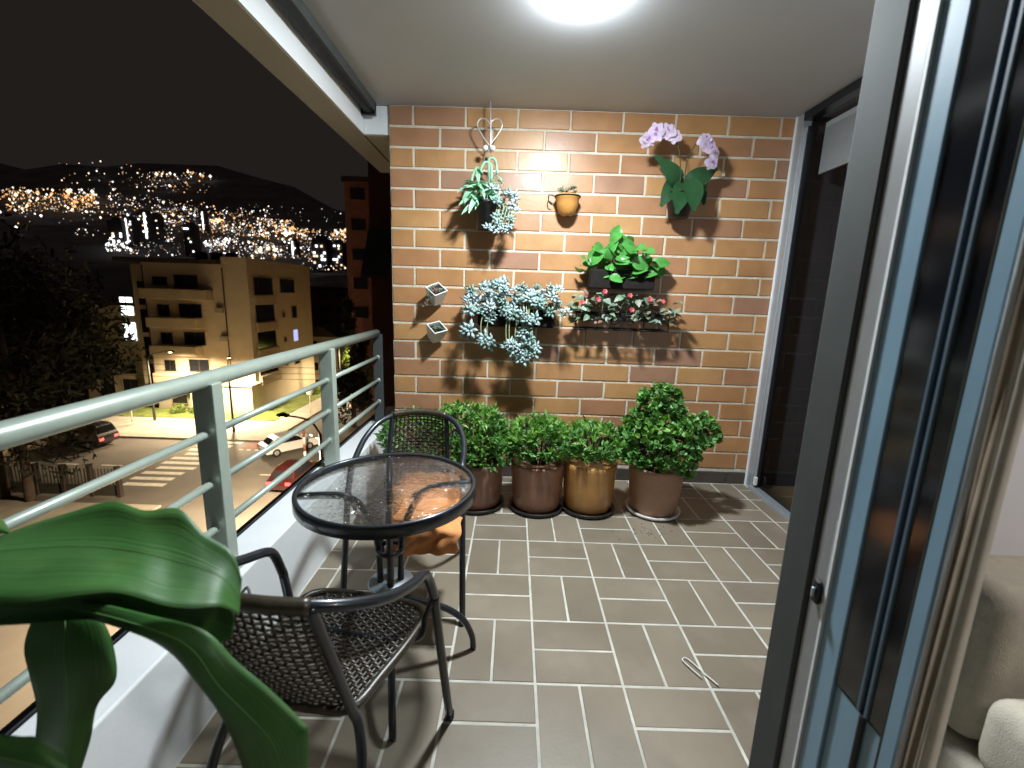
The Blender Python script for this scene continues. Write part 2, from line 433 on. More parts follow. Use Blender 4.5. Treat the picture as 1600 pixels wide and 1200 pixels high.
tag(o, 'crumpled orange cloth lying over the front of the far chair seat', 'cloth')

# ------------------------------------------------------------------ glass table
TZ, TR = .68, .285
tb = thing('glass_table', 'round glass bistro table with dark metal rim and legs', 'table', (-.393, 1.365, .004), R(15))
MB().lathe([(TR-.010,TZ-.006),(0,TZ-.006)], 64).build('glass_top', glass('rippled_glass', (.92,.95,.95), .07, 1.6, .85, .6), tb)
MB().lathe([(TR-.014,TZ-.012),(TR-.014,TZ+.001),(TR-.004,TZ+.004),(TR,TZ-.002),(TR,TZ-.036),(TR-.006,TZ-.038),(TR-.008,TZ-.012),(TR-.014,TZ-.012)], 72).build('rim', M_navy, tb, True)
for k in range(4):
    a = k*math.pi/2; ca, sa = math.cos(a), math.sin(a)
    pts = [(TR-.012,TZ-.022),(.20,TZ-.024),(.13,TZ-.036),(.085,TZ-.075),(.055,TZ-.14),(.038,TZ-.22),(.034,.36),(.036,.30),(.055,.255),(.11,.225),(.19,.185),(.25,.13),(.283,.06),(.290,.004)]
    MB().tube(spline([(r*ca, r*sa, z) for r, z in pts], 5), .0115, 10).build('leg', M_navy, tb, True)
MB().lathe([(0,.318),(.072,.318),(.076,.323),(.072,.328),(0,.328)], 28).build('shelf_disc', M_alu, tb, True)
MB().lathe([(.036,.44),(.048,.44),(.048,.452),(.036,.452),(.036,.44)], 24).build('collar', M_navy, tb, True)

# ------------------------------------------------------------------ potted bushes
def pot_prof(rt, rb, h):
    return [(0,.012),(rb-.03,.012),(rb-.008,.018),(rb,.04),(rb+(rt-rb)*.55,h*.5),(rt,h-.03),(rt+.002,h-.006),(rt-.006,h),(rt-.016,h-.004),(rt-.02,h-.04),(rt-.03,h-.045),(0,h-.04)]
M_t1 = mat('brown_terracotta', (.23,.115,.075), .42, var=.22, vscale=9, coat=.35, dirt=((.3,.2,.15), 9, .62, .4))
M_t2 = mat('red_terracotta', (.28,.135,.085), .42, var=.2, vscale=9, coat=.35, dirt=((.3,.2,.15), 9, .6, .4))
M_t3 = mat('ochre_glaze', (.42,.21,.06), .28, var=.18, vscale=8, coat=.5)
M_t4 = mat('pink_terracotta', (.40,.235,.15), .55, var=.15, vscale=10, dirt=((.42,.30,.22), 8, .58, .5))
M_sau = mat('dark_saucer', (.02,.016,.014), .4, var=.2, vscale=20)
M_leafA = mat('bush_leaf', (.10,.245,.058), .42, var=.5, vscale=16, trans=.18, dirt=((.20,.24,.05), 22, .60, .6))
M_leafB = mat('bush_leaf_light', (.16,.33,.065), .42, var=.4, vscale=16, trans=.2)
M_leafC = mat('round_leaf', (.08,.30,.085), .40, var=.35, vscale=12, trans=.2)
M_twig = mat('twig', (.06,.065,.03), .8, var=.2, vscale=30)
def bush(mb, mbl, c, rx, ry, rz_, tufts, lv, n_leaf, spread, light):
    stems = MB()
    for i in range(tufts):
        d = rdir(-.55, 1.0); k = random.uniform(.62, 1.0) ** .6
        p = Vector((c[0]+d.x*rx*k, c[1]+d.y*ry*k, c[2]+d.z*rz_*k*random.uniform(.85, 1.12)))
        if i % 4 == 0: stems.tube([(c[0]+d.x*.05, c[1]+d.y*.05, c[2]-rz_*.8), tuple(Vector(c).lerp(p, .6)), tuple(p)], [.005,.0035,.002], 5)
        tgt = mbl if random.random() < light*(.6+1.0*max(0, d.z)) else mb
        base = (d + Vector((0,0,.75))).normalized()
        for q in range(n_leaf):
            dd = (base*random.uniform(.25, 1.0) + rdir(-.8, 1)*spread).normalized()
            sc = random.uniform(.7, 1.2)
            L, W, fo, dr = lv
            vs, fs = leaf_vf(L*sc, W*sc, fo, dr, 2, .0, .3)
            tgt.add(vs, fs, frame(p + rdir(-1,1)*.008, dd, rdir(-.2,1), random.uniform(-.6,.6)))
    return stems
def potted(label, loc, rt, rb, h, mp, fol, saucer=True, white=False):
    t = thing('potted_bush', label, 'plant', loc, 0, 'potted bushes along the brick wall')
    MB().lathe(pot_prof(rt, rb, h), 40).build('pot', mp, t, True)
    MB().lathe([(0,h-.05),(rt-.022,h-.05)], 24).build('soil', M_soil, t)
    if saucer:
        MB().lathe([(0,.002),(rb+.005,.002),(rb+.022,.012),(rb+.026,.028),(rb+.018,.028),(rb+.012,.016),(0,.010)], 36).build('saucer', M_plast if white else M_sau, t, True)
    a, b = MB(), MB(); st = MB()
    for f in fol: s_ = bush(a, b, *f); st.v, st.f = (lambda A: (A.v, A.f))(st.add(s_.v, s_.f))
    big = fol[0][5][1] > .03
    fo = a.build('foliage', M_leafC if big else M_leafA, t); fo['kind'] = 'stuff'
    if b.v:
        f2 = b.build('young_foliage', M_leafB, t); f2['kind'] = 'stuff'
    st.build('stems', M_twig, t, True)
    return t
LA = (.044, .0135, .3, .2); LB = (.031, .030, .15, .25)
potted('leafy green bush in the corner by the ledge, behind the far chair', (-.60, 2.66, .005), .15, .13, .27, M_t1,
       [((0,0,.40),.20,.17,.18,130,LA,9,.75,.5)])
potted('green bush in a brown pot, just right of the far chair', (-.20, 2.62, .005), .165, .15, .30, M_t1,
       [((-.05,0,.44),.27,.20,.19,260,LA,10,.75,.5), ((.05,-.05,.36),.2,.16,.15,90,LA,9,.75,.3)])
potted('green bush in a reddish brown pot, between the brown and ochre pots', (.175, 2.60, .005), .165, .145, .31, M_t2,
       [((0,0,.42),.21,.19,.16,230,LA,10,.75,.55)])
potted('green bush in the ochre glazed pot', (.495, 2.605, .005), .165, .145, .32, M_t3,
       [((0,0,.42),.20,.18,.13,200,LA,10,.75,.55)])
potted('tall round-leaved plant in a pinkish terracotta pot, rightmost of the row', (.905, 2.60, .005), .165, .14, .31, M_t4,
       [((-.02,-.04,.46),.25,.21,.22,340,LB,9,.8,.25), ((-.02,-.02,.70),.13,.12,.11,80,LB,9,.8,.3), ((.2,-.02,.52),.15,.12,.10,70,LB,8,.8,.2),
        ((.28,0,.58),.07,.07,.06,9,LB,6,.8,.2), ((.11,-.14,.32),.06,.05,.04,10,LB,6,.8,.2)], white=True)

# ------------------------------------------------------------------ plants on the wall
WY = WALL_Y
M_silver = mat('silver_succulent', (.45,.57,.56), .5, var=.25, vscale=25, rnd=[(0,(.17,.28,.23)),(.5,(.30,.41,.39)),(1,(.43,.51,.52))])
M_mint = mat('mint_leaf', (.27,.52,.34), .42, var=.2, vscale=25, trans=.1)
M_kal = mat('glossy_green_leaf', (.068,.26,.05), .28, var=.3, vscale=18, trans=.15, coat=.3)
M_orl = mat('orchid_leaf', (.018,.062,.022), .3, var=.25, vscale=14, coat=.3)
M_pet = mat('orchid_petal', (.70,.58,.78), .55, var=.18, vscale=30, trans=.25)
M_lip = mat('orchid_lip', (.42,.16,.46), .5)
M_stem = mat('pale_stem', (.32,.36,.20), .6, var=.2, vscale=40)
M_wire = mat('silver_wire', (.55,.54,.52), .35, metal=.6)
M_coco = mat('coco_liner', (.24,.15,.075), .95, var=.4, vscale=70, bump=.9, bscale=150)
M_rust = mat('dark_iron', (.012,.009,.008), .8, spec=.2, var=.3, vscale=40)
M_red = mat('red_flower', (.40,.04,.05), .5, var=.25, vscale=60)
M_sucg = mat('grey_green_leaf', (.13,.19,.13), .45, var=.35, vscale=40, rnd=[(0,(.10,.17,.09)),(.6,(.19,.25,.19)),(.85,(.20,.19,.12)),(1,(.26,.11,.08))])
def rosette(n, L, W, T, open_=.6, name='rosette', m=M_silver):
    mb = MB()
    for i in range(n):
        a = i*2.399963; lift = .15 + .95*(i/n)**1.3 if open_ else .5
        l = L*(1-.45*i/n); d = Vector((math.cos(a)*math.cos(lift), math.sin(a)*math.cos(lift), math.sin(lift)))
        M = frame((0,0,0), d)
        vs = [(0,0,0),(-W*.32,l*.3,T*.2),(W*.32,l*.3,T*.2),(-W*.5,l*.66,T*.1),(W*.5,l*.66,T*.1),(0,l,.0),(0,l*.5,T),(0,l*.5,-T*.8)]
        fs = [(0,6,1),(0,2,6),(1,6,3),(2,4,6),(3,6,5),(4,5,6),(0,1,7),(0,7,2),(1,3,7),(2,7,4),(3,5,7),(4,7,5)]
        mb.add(vs, fs, M)
    return mb.mesh(name, m, True)
ROS = [rosette(n, .056, .0185, .006) for n in (8, 10, 12)]
def scatter_ros(t, pts, s0=.8, s1=1.25, face=(0,-.8,.55), nm='rosette', pool=None):
    for p in pts:
        d = (Vector(face) + rdir(-1,1)*.75).normalized()
        zax = d; x = zax.cross(Vector((.3,.2,1))).normalized(); y = zax.cross(x)
        M = Matrix.Translation(p) @ Matrix((x, y, zax)).transposed().to_4x4() @ Matrix.Scale(random.uniform(s0, s1), 4)
        inst(random.choice(pool or ROS), nm, t, M)
# --- hanging planter with heart
c = Vector((-.185, WY-.115, 0))
t = thing('hanging_heart_planter', 'hanging pot of mint green succulents on a wire heart hanger', 'plant', (c.x, c.y, 0))
MB().tube(spline([(0,.10,2.455),(0,.02,2.440),(.004,0,2.38),(.006,0,2.30),(.008,0,2.15)], 5), .005, 8).build('hook', M_wire, t, True)
hh = [(0,0,2.19),(-.045,0,2.245),(-.075,0,2.30),(-.058,0,2.335),(-.025,0,2.335),(0,0,2.31)]
MB().tube(spline(hh, 6) + spline([(-p[0], p[1], p[2]) for p in reversed(hh)], 6)[1:], .0045, 8).build('heart', M_wire, t, True)
for s in (-1, 1):
    bb = MB().lathe([(.017*math.sin(a), -.017*math.cos(a)) for a in [i*math.pi/8 for i in range(9)]], 14, (s*.022,-.01,2.172)); bb.build('bead', M_plast, t, True)
    MB().tube([(s*.01,0,2.18),(s*.10,0,1.86)], .0016, 5).build('wire', M_wire, t)
MB().tube([(0,0,2.18),(0,-.09,1.86)], .0016, 5).build('wire', M_wire, t)
MB().lathe([(0,1.70),(.07,1.70),(.098,1.86),(.104,1.86),(.104,1.85),(.09,1.84),(0,1.84)], 28).build('pot', M_sau, t, True)
MINT = [MB().add(*leaf_vf(.115, .026, .5, .25, 4, 0, .35)).mesh('leaf', M_mint, True), MB().add(*leaf_vf(.09, .030, .5, .4, 4, 0, .35)).mesh('leaf', M_mint, True)]
for i in range(60):
    base = Vector((random.uniform(-.11,.03), random.uniform(-.07,.02), random.uniform(1.84, 1.96)))
    d = Vector((random.uniform(-1,.55), random.uniform(-.8,.1), random.uniform(-.75,.65)))
    inst(MINT[i % 2], 'leaf', t, frame(base, d, (0,-.3,1), random.uniform(-.5,.5)) @ Matrix.Scale(random.uniform(.75,1.2), 4))
for pts in ([(-.05,-.02,1.86),(-.06,-.03,1.98),(-.03,-.03,2.08),(.015,-.03,2.07),(.02,-.03,1.98)], [(0,-.02,1.86),(.01,-.02,2.0),(.0,-.03,2.10),(.04,-.03,2.10),(.055,-.03,2.02)],
            [(-.09,-.02,1.88),(-.10,-.03,1.99),(-.07,-.03,2.06)]):
    MB().tube(spline(pts, 5), .008, 7).build('stalk', M_mint, t, True)
    e = Vector(pts[-1])
    for q in range(5): inst(MINT[1], 'leaf', t, frame(e + Vector((0,0,-.01*q)), (random.uniform(-1,1), -.4, random.uniform(-.8,.4))) @ Matrix.Scale(.6, 4))
scatter_ros(t, [Vector((random.uniform(.01,.19), random.uniform(-.10,-.01), random.uniform(1.80,1.93))) for i in range(15)] + [Vector((random.uniform(.0,.15), -.09, random.uniform(1.68,1.76))) for i in range(9)], .8, 1.1)
for i in range(6): MB().tube(spline([(.03+.02*i,-.05,1.85),(.06+.02*i,-.09,1.82),(.03+.02*i,-.10,1.72)], 4), .003, 5).build('trailing_stem', M_stem, t, True)
# --- small orange pot
t = thing('orange_wall_pot', 'small orange round pot hooked on the brick wall with sparse succulents', 'plant', (.312, WY-.075, 1.80))
MB().lathe([(.018,0),(.035,.008),(.055,.03),(.069,.07),(.074,.105),(.078,.108),(.078,.128),(.070,.128),(.068,.10),(0,.10)], 30).build('pot', mat('orange_terracotta', (.50,.235,.055), .45, var=.15, vscale=15), t, True)
MB().tube([(.08*math.cos(a), .08*math.sin(a), .118) for a in [i*2*math.pi/28 for i in range(28)]], .004, 6, True).build('ring', M_rust, t, True)
MB().tube(spline([(-.078,0,.118),(-.115,.02,.13),(-.115,.02,.09),(-.095,.03,.075)], 4), .0035, 6).build('hook', M_rust, t, True)
MB().tube([(0,.078,.118),(0,.074,.14),(0,.074,.02)], .004, 6).build('bracket', M_rust, t)
scatter_ros(t, [Vector((random.uniform(-.06,.06), random.uniform(-.05,.04), random.uniform(.125,.165))) for i in range(14)], .45, .75, (0,-.3,1), 'rosette', [rosette(8, .05, .013, .005, m=M_sucg)])
# --- orchid
t = thing('wall_orchid', 'lilac orchid with two flower sprays and dark strap leaves on the wall', 'plant', (1.01, WY-.10, 1.90))
MB().lathe([(0,-.09),(.06,-.09),(.088,.06),(.092,.06),(.092,.05),(.0,.045)], 26).build('pot', M_sau, t, True)
for (o_, d, L, W, dr) in (((-.05,-.03,.13),(-.35,-.30,-.75),.17,.075,.35), ((-.02,-.06,.10),(-.10,-.45,-.85),.18,.085,.3), ((.03,-.07,.12),(.10,-.5,-.8),.19,.095,.3), ((.07,-.02,.13),(.45,-.25,-.65),.15,.075,.4), ((-.03,-.02,.10),(-.30,-.65,.55),.15,.09,1.1), ((.03,-.02,.10),(.55,-.55,.45),.15,.09,1.1)):
    MB().add(*leaf_vf(L, W, .16, dr, 10, .30, .6)).build('leaf', M_orl, t, True).matrix_local = frame(o_, d, (.1,-1,.25))
def spray(pts): return MB().tube(spline(pts, 6), .0035, 6)
s1 = [(-.01,-.02,.05),(-.03,-.04,.20),(-.06,-.05,.31),(-.13,-.06,.375),(-.20,-.07,.37),(-.265,-.08,.31)]
s2 = [(.01,-.02,.05),(.01,-.03,.22),(.05,-.04,.33),(.09,-.05,.345),(.125,-.06,.31),(.15,-.07,.22)]
FLW = MB()
for k, (a, L, W) in enumerate(((90,.042,.034),(18,.045,.044),(162,.045,.044),(-54,.040,.032),(234,.040,.032))):
    M = frame((0,0,0), (math.cos(R(a)), math.sin(R(a)), .12))
    FLW.add(*leaf_vf(L, W, .15, .15, 4, .35, .3), M)
FME = FLW.mesh('flower', M_pet, True)
LME = MB().add(*leaf_vf(.016, .014, .8, .5, 3, .2, .4), frame((0,0,.003), (0,-.7,.7))).mesh('lip', M_lip, True)
for sp, idx in ((s1, [.52,.60,.68,.75,.82,.89,.95,1.0]), (s2, [.55,.63,.70,.77,.84,.91,.97])):
    pp = spline(sp, 6); spray(sp).build('flower_stem', M_twig, t, True)
    for q, f in enumerate(idx):
        p = pp[min(len(pp)-1, int(f*(len(pp)-1)))] + Vector((random.uniform(-.012,.012), -.015, random.uniform(-.016,.016)))
        d = Vector((random.uniform(-.5,.5), -1, random.uniform(-.5,.35))).normalized(); x = Vector((0,0,1)).cross(d)*-1; x.normalize(); y = d.cross(x)
        M = Matrix.Translation(p) @ Matrix((x, y, d)).transposed().to_4x4() @ Matrix.Rotation(random.uniform(-.4,.4),4,'Z') @ Matrix.Scale(random.uniform(.85,1.15), 4)
        f_ = inst(FME, 'flower', t, M); inst(LME, 'lip', f_, Matrix())
# --- kalanchoe box
t = thing('leafy_wall_planter', 'bright green broad-leaved plant in a dark box planter on the wall', 'plant', (.68, WY-.085, 1.36))
bev(MB().box((-.205,-.075,0),(.205,.075,.12)).build('planter_box', M_rust, t), .008, 2)
KL = [MB().add(*leaf_vf(.085, .062, .25, .3, 5, .15, .25)).mesh('leaf', M_kal, True), MB().add(*leaf_vf(.07, .056, .3, .4, 5, .15, .25)).mesh('leaf', M_kal, True)]
for i in range(92):
    x = random.gauss(-.03, .15); x = max(-.27, min(.23, x))
    hgt = .17*math.exp(-((x+.03)/.16)**2)
    p = Vector((x, random.uniform(-.11,.05), random.uniform(.07, .15+hgt)))
    d = Vector((random.uniform(-1,1), random.uniform(-1.1,.1), random.uniform(-.35,.8)))
    inst(KL[i % 2], 'leaf', t, frame(p, d, (0,-.9,.7), random.uniform(-.5,.5)) @ Matrix.Scale(random.uniform(.75,1.3), 4))
for i in range(9): MB().tube(spline([(-.12+.03*i,-.02,.10),(-.13+.032*i,-.03,.18),(-.15+.034*i,-.04,.26)], 3), .004, 6).build('stalk', M_kal, t, True)
# --- silver succulent trough
t = thing('silver_succulent_planter', 'wide wall trough overflowing with trailing silvery star succulents', 'plant', (0, WY-.09, 1.10))
bev(MB().box((-.235,-.075,0),(.262,.075,.125)).build('planter_box', M_rust, t), .01, 2)
MB().box((-.225,-.080,.115),(.252,.07,.16)).build('liner', M_coco, t)
pts = []
for i in range(70):
    x = random.uniform(-.30, .29); z = random.uniform(.13, .30) - .06*abs(x)/.3
    pts.append(Vector((x, random.uniform(-.13,-.01), z)))
for i in range(22): pts.append(Vector((random.uniform(-.30,.20), random.uniform(-.14,-.09), random.uniform(.02,.16))))
scatter_ros(t, pts, .75, 1.25)
for (x0, x1, dz) in ((-.24,-.30,-.05),(-.18,-.20,-.10),(-.12,-.16,-.11),(-.03,-.04,-.13),(-.02,-.02,-.14),(.03,.06,-.04),(.07,.09,-.08),(.10,.085,-.10),(.09,.10,-.17),(.12,.13,-.15),(.10,.06,-.21),(.26,.31,.08),(.05,.02,-.16)):
    MB().tube(spline([(x0,-.06,.15),(x0+.3*(x1-x0),-.11,.12),(x1-.01,-.12,(.12+dz)/2),(x1,-.115,dz)], 5), .0035, 6).build('trailing_stem', M_stem, t, True)
    scatter_ros(t, [Vector((x1,-.12,dz)), Vector((x1+.02,-.13,dz+.025))], 1.0, 1.55)
# --- red-tipped rack planter
t = thing('flower_rack', 'low iron wall rack of small grey green succulents with red flowers', 'plant', (.70, WY-.08, 1.10))
for z in (0, .105):
    MB().tube([(-.30,-.07,z),(.30,-.07,z),(.30,.07,z),(-.30,.07,z)], .005, 6, True).build('rack_bar', M_rust, t)
for x in (-.30,-.16,.0,.14,.30): MB().tube([(x,-.07,0),(x,-.07,.105)], .004, 6).build('rack_upright', M_rust, t)
for k in range(3):
    ctr = Vector((-.05+.05*k,-.071,.055)); MB().tube([ctr + Vector((.022*math.cos(a),0,.022*math.sin(a))) for a in [i*2*math.pi/16 for i in range(16)]], .003, 5, True).build('scroll', M_rust, t, True)
for x in (-.20,.02,.21): bev(MB().box((x-.07,-.055,.055),(x+.07,.06,.10)).build('trough', M_sau, t), .01, 2)
SG = MB().add(*leaf_vf(.055, .034, .35, .3, 4, .15, .3)).mesh('leaf', M_sucg, True)
for i in range(190):
    x = random.uniform(-.34,.35); p = Vector((x, random.uniform(-.11,.04), random.uniform(.06,.22)-.05*abs(x)))
    inst(SG, 'leaf', t, frame(p, (random.uniform(-1,1), random.uniform(-1,.2), random.uniform(-.4,1)), (0,-.3,1), random.uniform(-.8,.8)) @ Matrix.Scale(random.uniform(.6,1.15), 4))
RF = MB()
for k in range(6): RF.add(*leaf_vf(.02, .014, .3, .2, 2, .3, .3), frame((0,0,0), (math.cos(k*1.05), math.sin(k*1.05), .5)))
RF = RF.mesh('flower', M_red, True)
for (x, z) in ((-.13,.24),(-.17,.19),(-.27,.17),(.03,.22),(.05,.13),(.16,.20),(.24,.19)):
    inst(RF, 'flower', t, frame((x,-.09,z), (0,.4,.9))@Matrix.Scale(.95,4)); MB().tube([(x,-.03,.10),(x,-.085,z)], .002, 5).build('stalk', M_stem, t)
# --- two small white cube pots
for lab, (px_, pz_), tlt in (('small tilted white cube pot, upper of two on the left of the wall', (-.520, 1.285), -.25), ('small tilted white cube pot, lower of two on the left of the wall', (-.522, 1.035), .12)):
    t = thing('cube_pot', lab, 'plant', (px_, WY-.062, pz_), 0, 'small white cube pots on the wall')
    t.rotation_euler = (R(34), R(-14) + tlt*.4, R(42))
    s = .054; i = .045
    vs = [(-.035,-.035,-s),(.035,-.035,-s),(.035,.035,-s),(-.035,.035,-s),(-s,-s,s),(s,-s,s),(s,s,s),(-s,s,s),(-i,-i,s),(i,-i,s),(i,i,s),(-i,i,s),(-i,-i,s-.02),(i,-i,s-.02),(i,i,s-.02),(-i,i,s-.02)]
    fs = [(0,3,2,1),(0,1,5,4),(1,2,6,5),(2,3,7,6),(3,0,4,7),(4,5,9,8),(5,6,10,9),(6,7,11,10),(7,4,8,11),(8,9,13,12),(9,10,14,13),(10,11,15,14),(11,8,12,15)]
    bev(MB().add(vs, fs).build('pot', M_plast, t), .004, 2)
    MB().box((-i,-i,s-.03),(i,i,s-.018)).build('soil', M_soil, t)
    scatter_ros(t, [Vector((random.uniform(-.028,.028), random.uniform(-.028,.028), s-.006)) for q in range(5)] + ([Vector((-.05-.012*q, random.uniform(-.02,.02), s-.01-.022*q)) for q in range(5)] if tlt < 0 else []), .5, .8, (0,0,1), 'rosette', [rosette(9,.045,.018,.006, m=M_sucg)])

# ------------------------------------------------------------------ floor odds and ends
M_clear = glass('clear_plastic', (.99,.99,1.0), .10, 1.2, .3)
p = onZ(1165, 930, .01)
m = MB(); nx, ny = 14, 9
for j in range(ny+1):
    for i in range(nx+1):
        m.v.append((p.x-.06+i*.022+.004*math.sin(j*2.1), p.y-.11+j*.024+.004*math.sin(i*1.7), .010+.012*abs(math.sin(i*.9+j*.5))*math.sin(math.pi*j/ny)*math.sin(math.pi*i/nx)+.003*random.random()))
for j in range(ny):
    for i in range(nx):
        a = j*(nx+1)+i; m.f.append((a, a+1, a+nx+2, a+nx+1))
tag(m.build('plastic_bag', M_clear, None, True), 'flat clear plastic bag lying on the tiles by the grey door post', 'bag')
p, q = onZ(1072, 1032, .012), onZ(1102, 1055, .012)
d = (q-p).normalized(); n_ = Vector((-d.y, d.x, 0))
tag(MB().tube(spline([q+d*.05, q+n_*.004, p+n_*.012, p-d*.012, p-n_*.012, q-n_*.02], 6), .0022, 6).build('looped_string', M_plast, None, True), 'short looped white cord lying on the floor tiles', 'cord')
p = onZ(388, 935, .35)
tag(MB().tube(spline([(p.x-.02,p.y-.04,.349),(p.x-.012,p.y-.012,.375),(p.x,p.y,.388),(p.x+.012,p.y-.01,.372),(p.x+.02,p.y-.02,.352)],4), .0045, 7).build('metal_clip', M_alu, None, True), 'small bent metal clip standing on the white ledge', 'clip')

crumbs = MB()
for k in range(70):
    a = onZ(random.gauss(1015,22), random.gauss(832,7), .006); r_ = random.uniform(.001,.0045)
    crumbs.add([(r_,0,0),(-r_,r_*.4,0),(0,-r_,0),(0,0,r_)],[(0,1,3),(1,2,3),(2,0,3)], Matrix.Translation((a.x,a.y,.0045)))
tag(crumbs.build('soil_crumbs', M_soil), 'few dark soil crumbs on the tiles before the pinkish pot', 'soil', None, 'stuff')
# ------------------------------------------------------------------ far glass door (bedroom) at the right
dr = thing('bedroom_door', 'tall dark glazed sliding door with pale aluminium frame beside the brick wall', 'door', (XR, 0, 0))
bev(MB().box((-.004, 2.985, 0),(.05, 3.050, CEIL_Z-.004)).build('jamb', M_alu, dr), .003)
bev(MB().box((-.012, 3.046, 0),(.03, 3.060, CEIL_Z-.004)).build('jamb_lip', M_white, dr), .002)
bev(MB().box((.006, 2.955, .035),(.055, 2.984, CEIL_Z-.09)).build('stile', M_alu, dr), .003)
MB().box((.012, 2.944, .035),(.05, 2.954, CEIL_Z-.09)).build('gasket', M_rubber, dr)
bev(MB().box((-.02, 1.14, 0),(.055, 2.984, .030)).build('track', M_alu, dr), .003)
bev(MB().box((-.005, 1.14, CEIL_Z-.05),(.06, 2.984, CEIL_Z-.004)).build('head_rail', M_dark, dr), .003)
MB().add([(.03,1.14,.035),(.03,2.944,.035),(.03,2.944,CEIL_Z-.09),(.03,1.14,CEIL_Z-.09)],[(3,2,1,0)]).build('pane', glass('dark_pane', (.62,.63,.66), .02, 1.18), dr)
bev(MB().box((-.012,2.93,.05),(.010,2.952,.11)).build('stop', M_plast, dr), .004)
tag(MB().box((XR+.12, 1.2, 2.09),(XR+.135, 2.96, 2.38)).build('roller_blind', mat('blind_cloth', (.74,.74,.69), .9, var=.05, vscale=30)), 'pale roller blind pulled part way down behind the bedroom glass', 'blind')
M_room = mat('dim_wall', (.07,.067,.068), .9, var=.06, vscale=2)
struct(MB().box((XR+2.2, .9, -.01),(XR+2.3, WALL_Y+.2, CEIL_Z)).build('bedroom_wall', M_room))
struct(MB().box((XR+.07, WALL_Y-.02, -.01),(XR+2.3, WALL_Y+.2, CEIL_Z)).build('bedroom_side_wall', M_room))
M_wood = mat('wood_floor', (.30,.19,.09), .4, var=.25, vscale=6)
wf = struct(MB().box((XR+.06, .9, -.04),(XR+2.3, WALL_Y, -.006)).build('bedroom_floor', M_wood))
for k in range(12): bev(MB().box((XR+.062, .92+k*.178, -.006),(XR+2.2, 1.092+k*.178, .004)).build('plank', M_wood, wf), .002, 1)
p = onX(1272, 417, XR+2.19)
t = thing('picture_frame', 'small dark framed picture on the dim bedroom wall', 'picture', (XR+2.195, p.y, p.z))
MB().box((-.02,-.36,-.22),(0,.36,.22)).build('frame', M_dark, t)
MB().box((-.024,-.29,-.16),(-.02,.29,.16)).build('print', M_room, t)

# ------------------------------------------------------------------ near sliding door at the right
DX = .62
nd = thing('sliding_door_leaf', 'open sliding door edge with dark grey post and lock beside the camera', 'door', (DX, 0, 0))
bev(MB().box((0,.823,.0),(.05,.914,CEIL_Z-.004)).build('post', M_grey, nd), .006)
bev(MB().box((.006,.779,.0),(.05,.822,CEIL_Z-.004)).build('edge_profile', M_lgrey, nd), .004)
MB().box((.003,.7725,.0),(.05,.7785,CEIL_Z-.004)).build('gasket', M_white, nd)
lk = bev(MB().box((-.004,.787,.715),(.006,.806,.765)).build('lock', M_rubber, nd), .006, 3)
bev(MB().box((-.010,.793,.730),(-.004,.799,.750)).build('keyhole', M_alu, lk), .002)
MB().box((.004,.774,.70),(.012,.784,.90)).build('strike_plate', M_alu, nd)
n2 = thing('folded_glass_panels', 'stack of dark glazed panels in frames tinted by painted pale blue light, right of the grey post', 'door', (DX, 0, 0))
BZ = .60
def vb(y0, y1, m, nm, z0=0.0, dx=.008, par=n2, th=.04): return bev(MB().box((dx, y0, z0),(dx+th, y1, CEIL_Z-.004)).build(nm, m, par), .002, 1)
M_bead = mat('blue_grey_bead', (.09,.14,.19), .5, var=.1, vscale=12)
M_bglass = mat('black_glass', (.008,.009,.012), .12, spec=.6)
vb(.724,.772, M_blue, 'stile'); vb(.670,.7235, M_bglass, 'pane', BZ, .012); vb(.661,.6695, M_bead, 'bead', BZ)
vb(.654,.6605, M_rubber, 'seal', 0, .016); vb(.645,.6535, M_bead, 'bead', BZ); vb(.617,.6445, M_bglass, 'pane', BZ, .012)
vb(.612,.6165, mat('olive_seal', (.12,.11,.07), .6), 'seal'); vb(.586,.6115, M_blue, 'stile')
bev(MB().box((.014,.617,0),(.05,.7235,BZ-.004)).build('bottom_panel', M_blue, n2), .002)
MB().tube([(.012,.655,.0),(.012,.655,BZ)], .006, 8).build('guide_rod', M_rubber, n2)
cu = thing('curtain', 'narrow gathered white and brown curtain next to the glass panels', 'curtain', (DX+.02, 0, 0))
def strip(y0, y1, m, nm, k):
    mb = MB(); n = 6
    for z in range(13):
        for i in range(n+1):
            y = y0+(y1-y0)*i/n
            mb.v.append((.006*math.sin(i*2.2+k)+.003*math.sin(z*.9+i), y+.002*math.sin(z*.7+k), .05+z*.199))
    for z in range(12):
        for i in range(n): a = z*(n+1)+i; mb.f.append((a,a+1,a+n+2,a+n+1))
    o = mb.build(nm, m, cu, True); s_ = o.modifiers.new('t','SOLIDIFY'); s_.thickness = .006
strip(.576,.585, M_white, 'white_fold', 0); strip(.563,.5755, mat('brown_cloth',(.26,.20,.14),.9,var=.2,vscale=20), 'brown_fold', 1); strip(.549,.5625, mat('beige_cloth',(.66,.60,.50),.9,var=.1,vscale=20), 'beige_fold', 2)
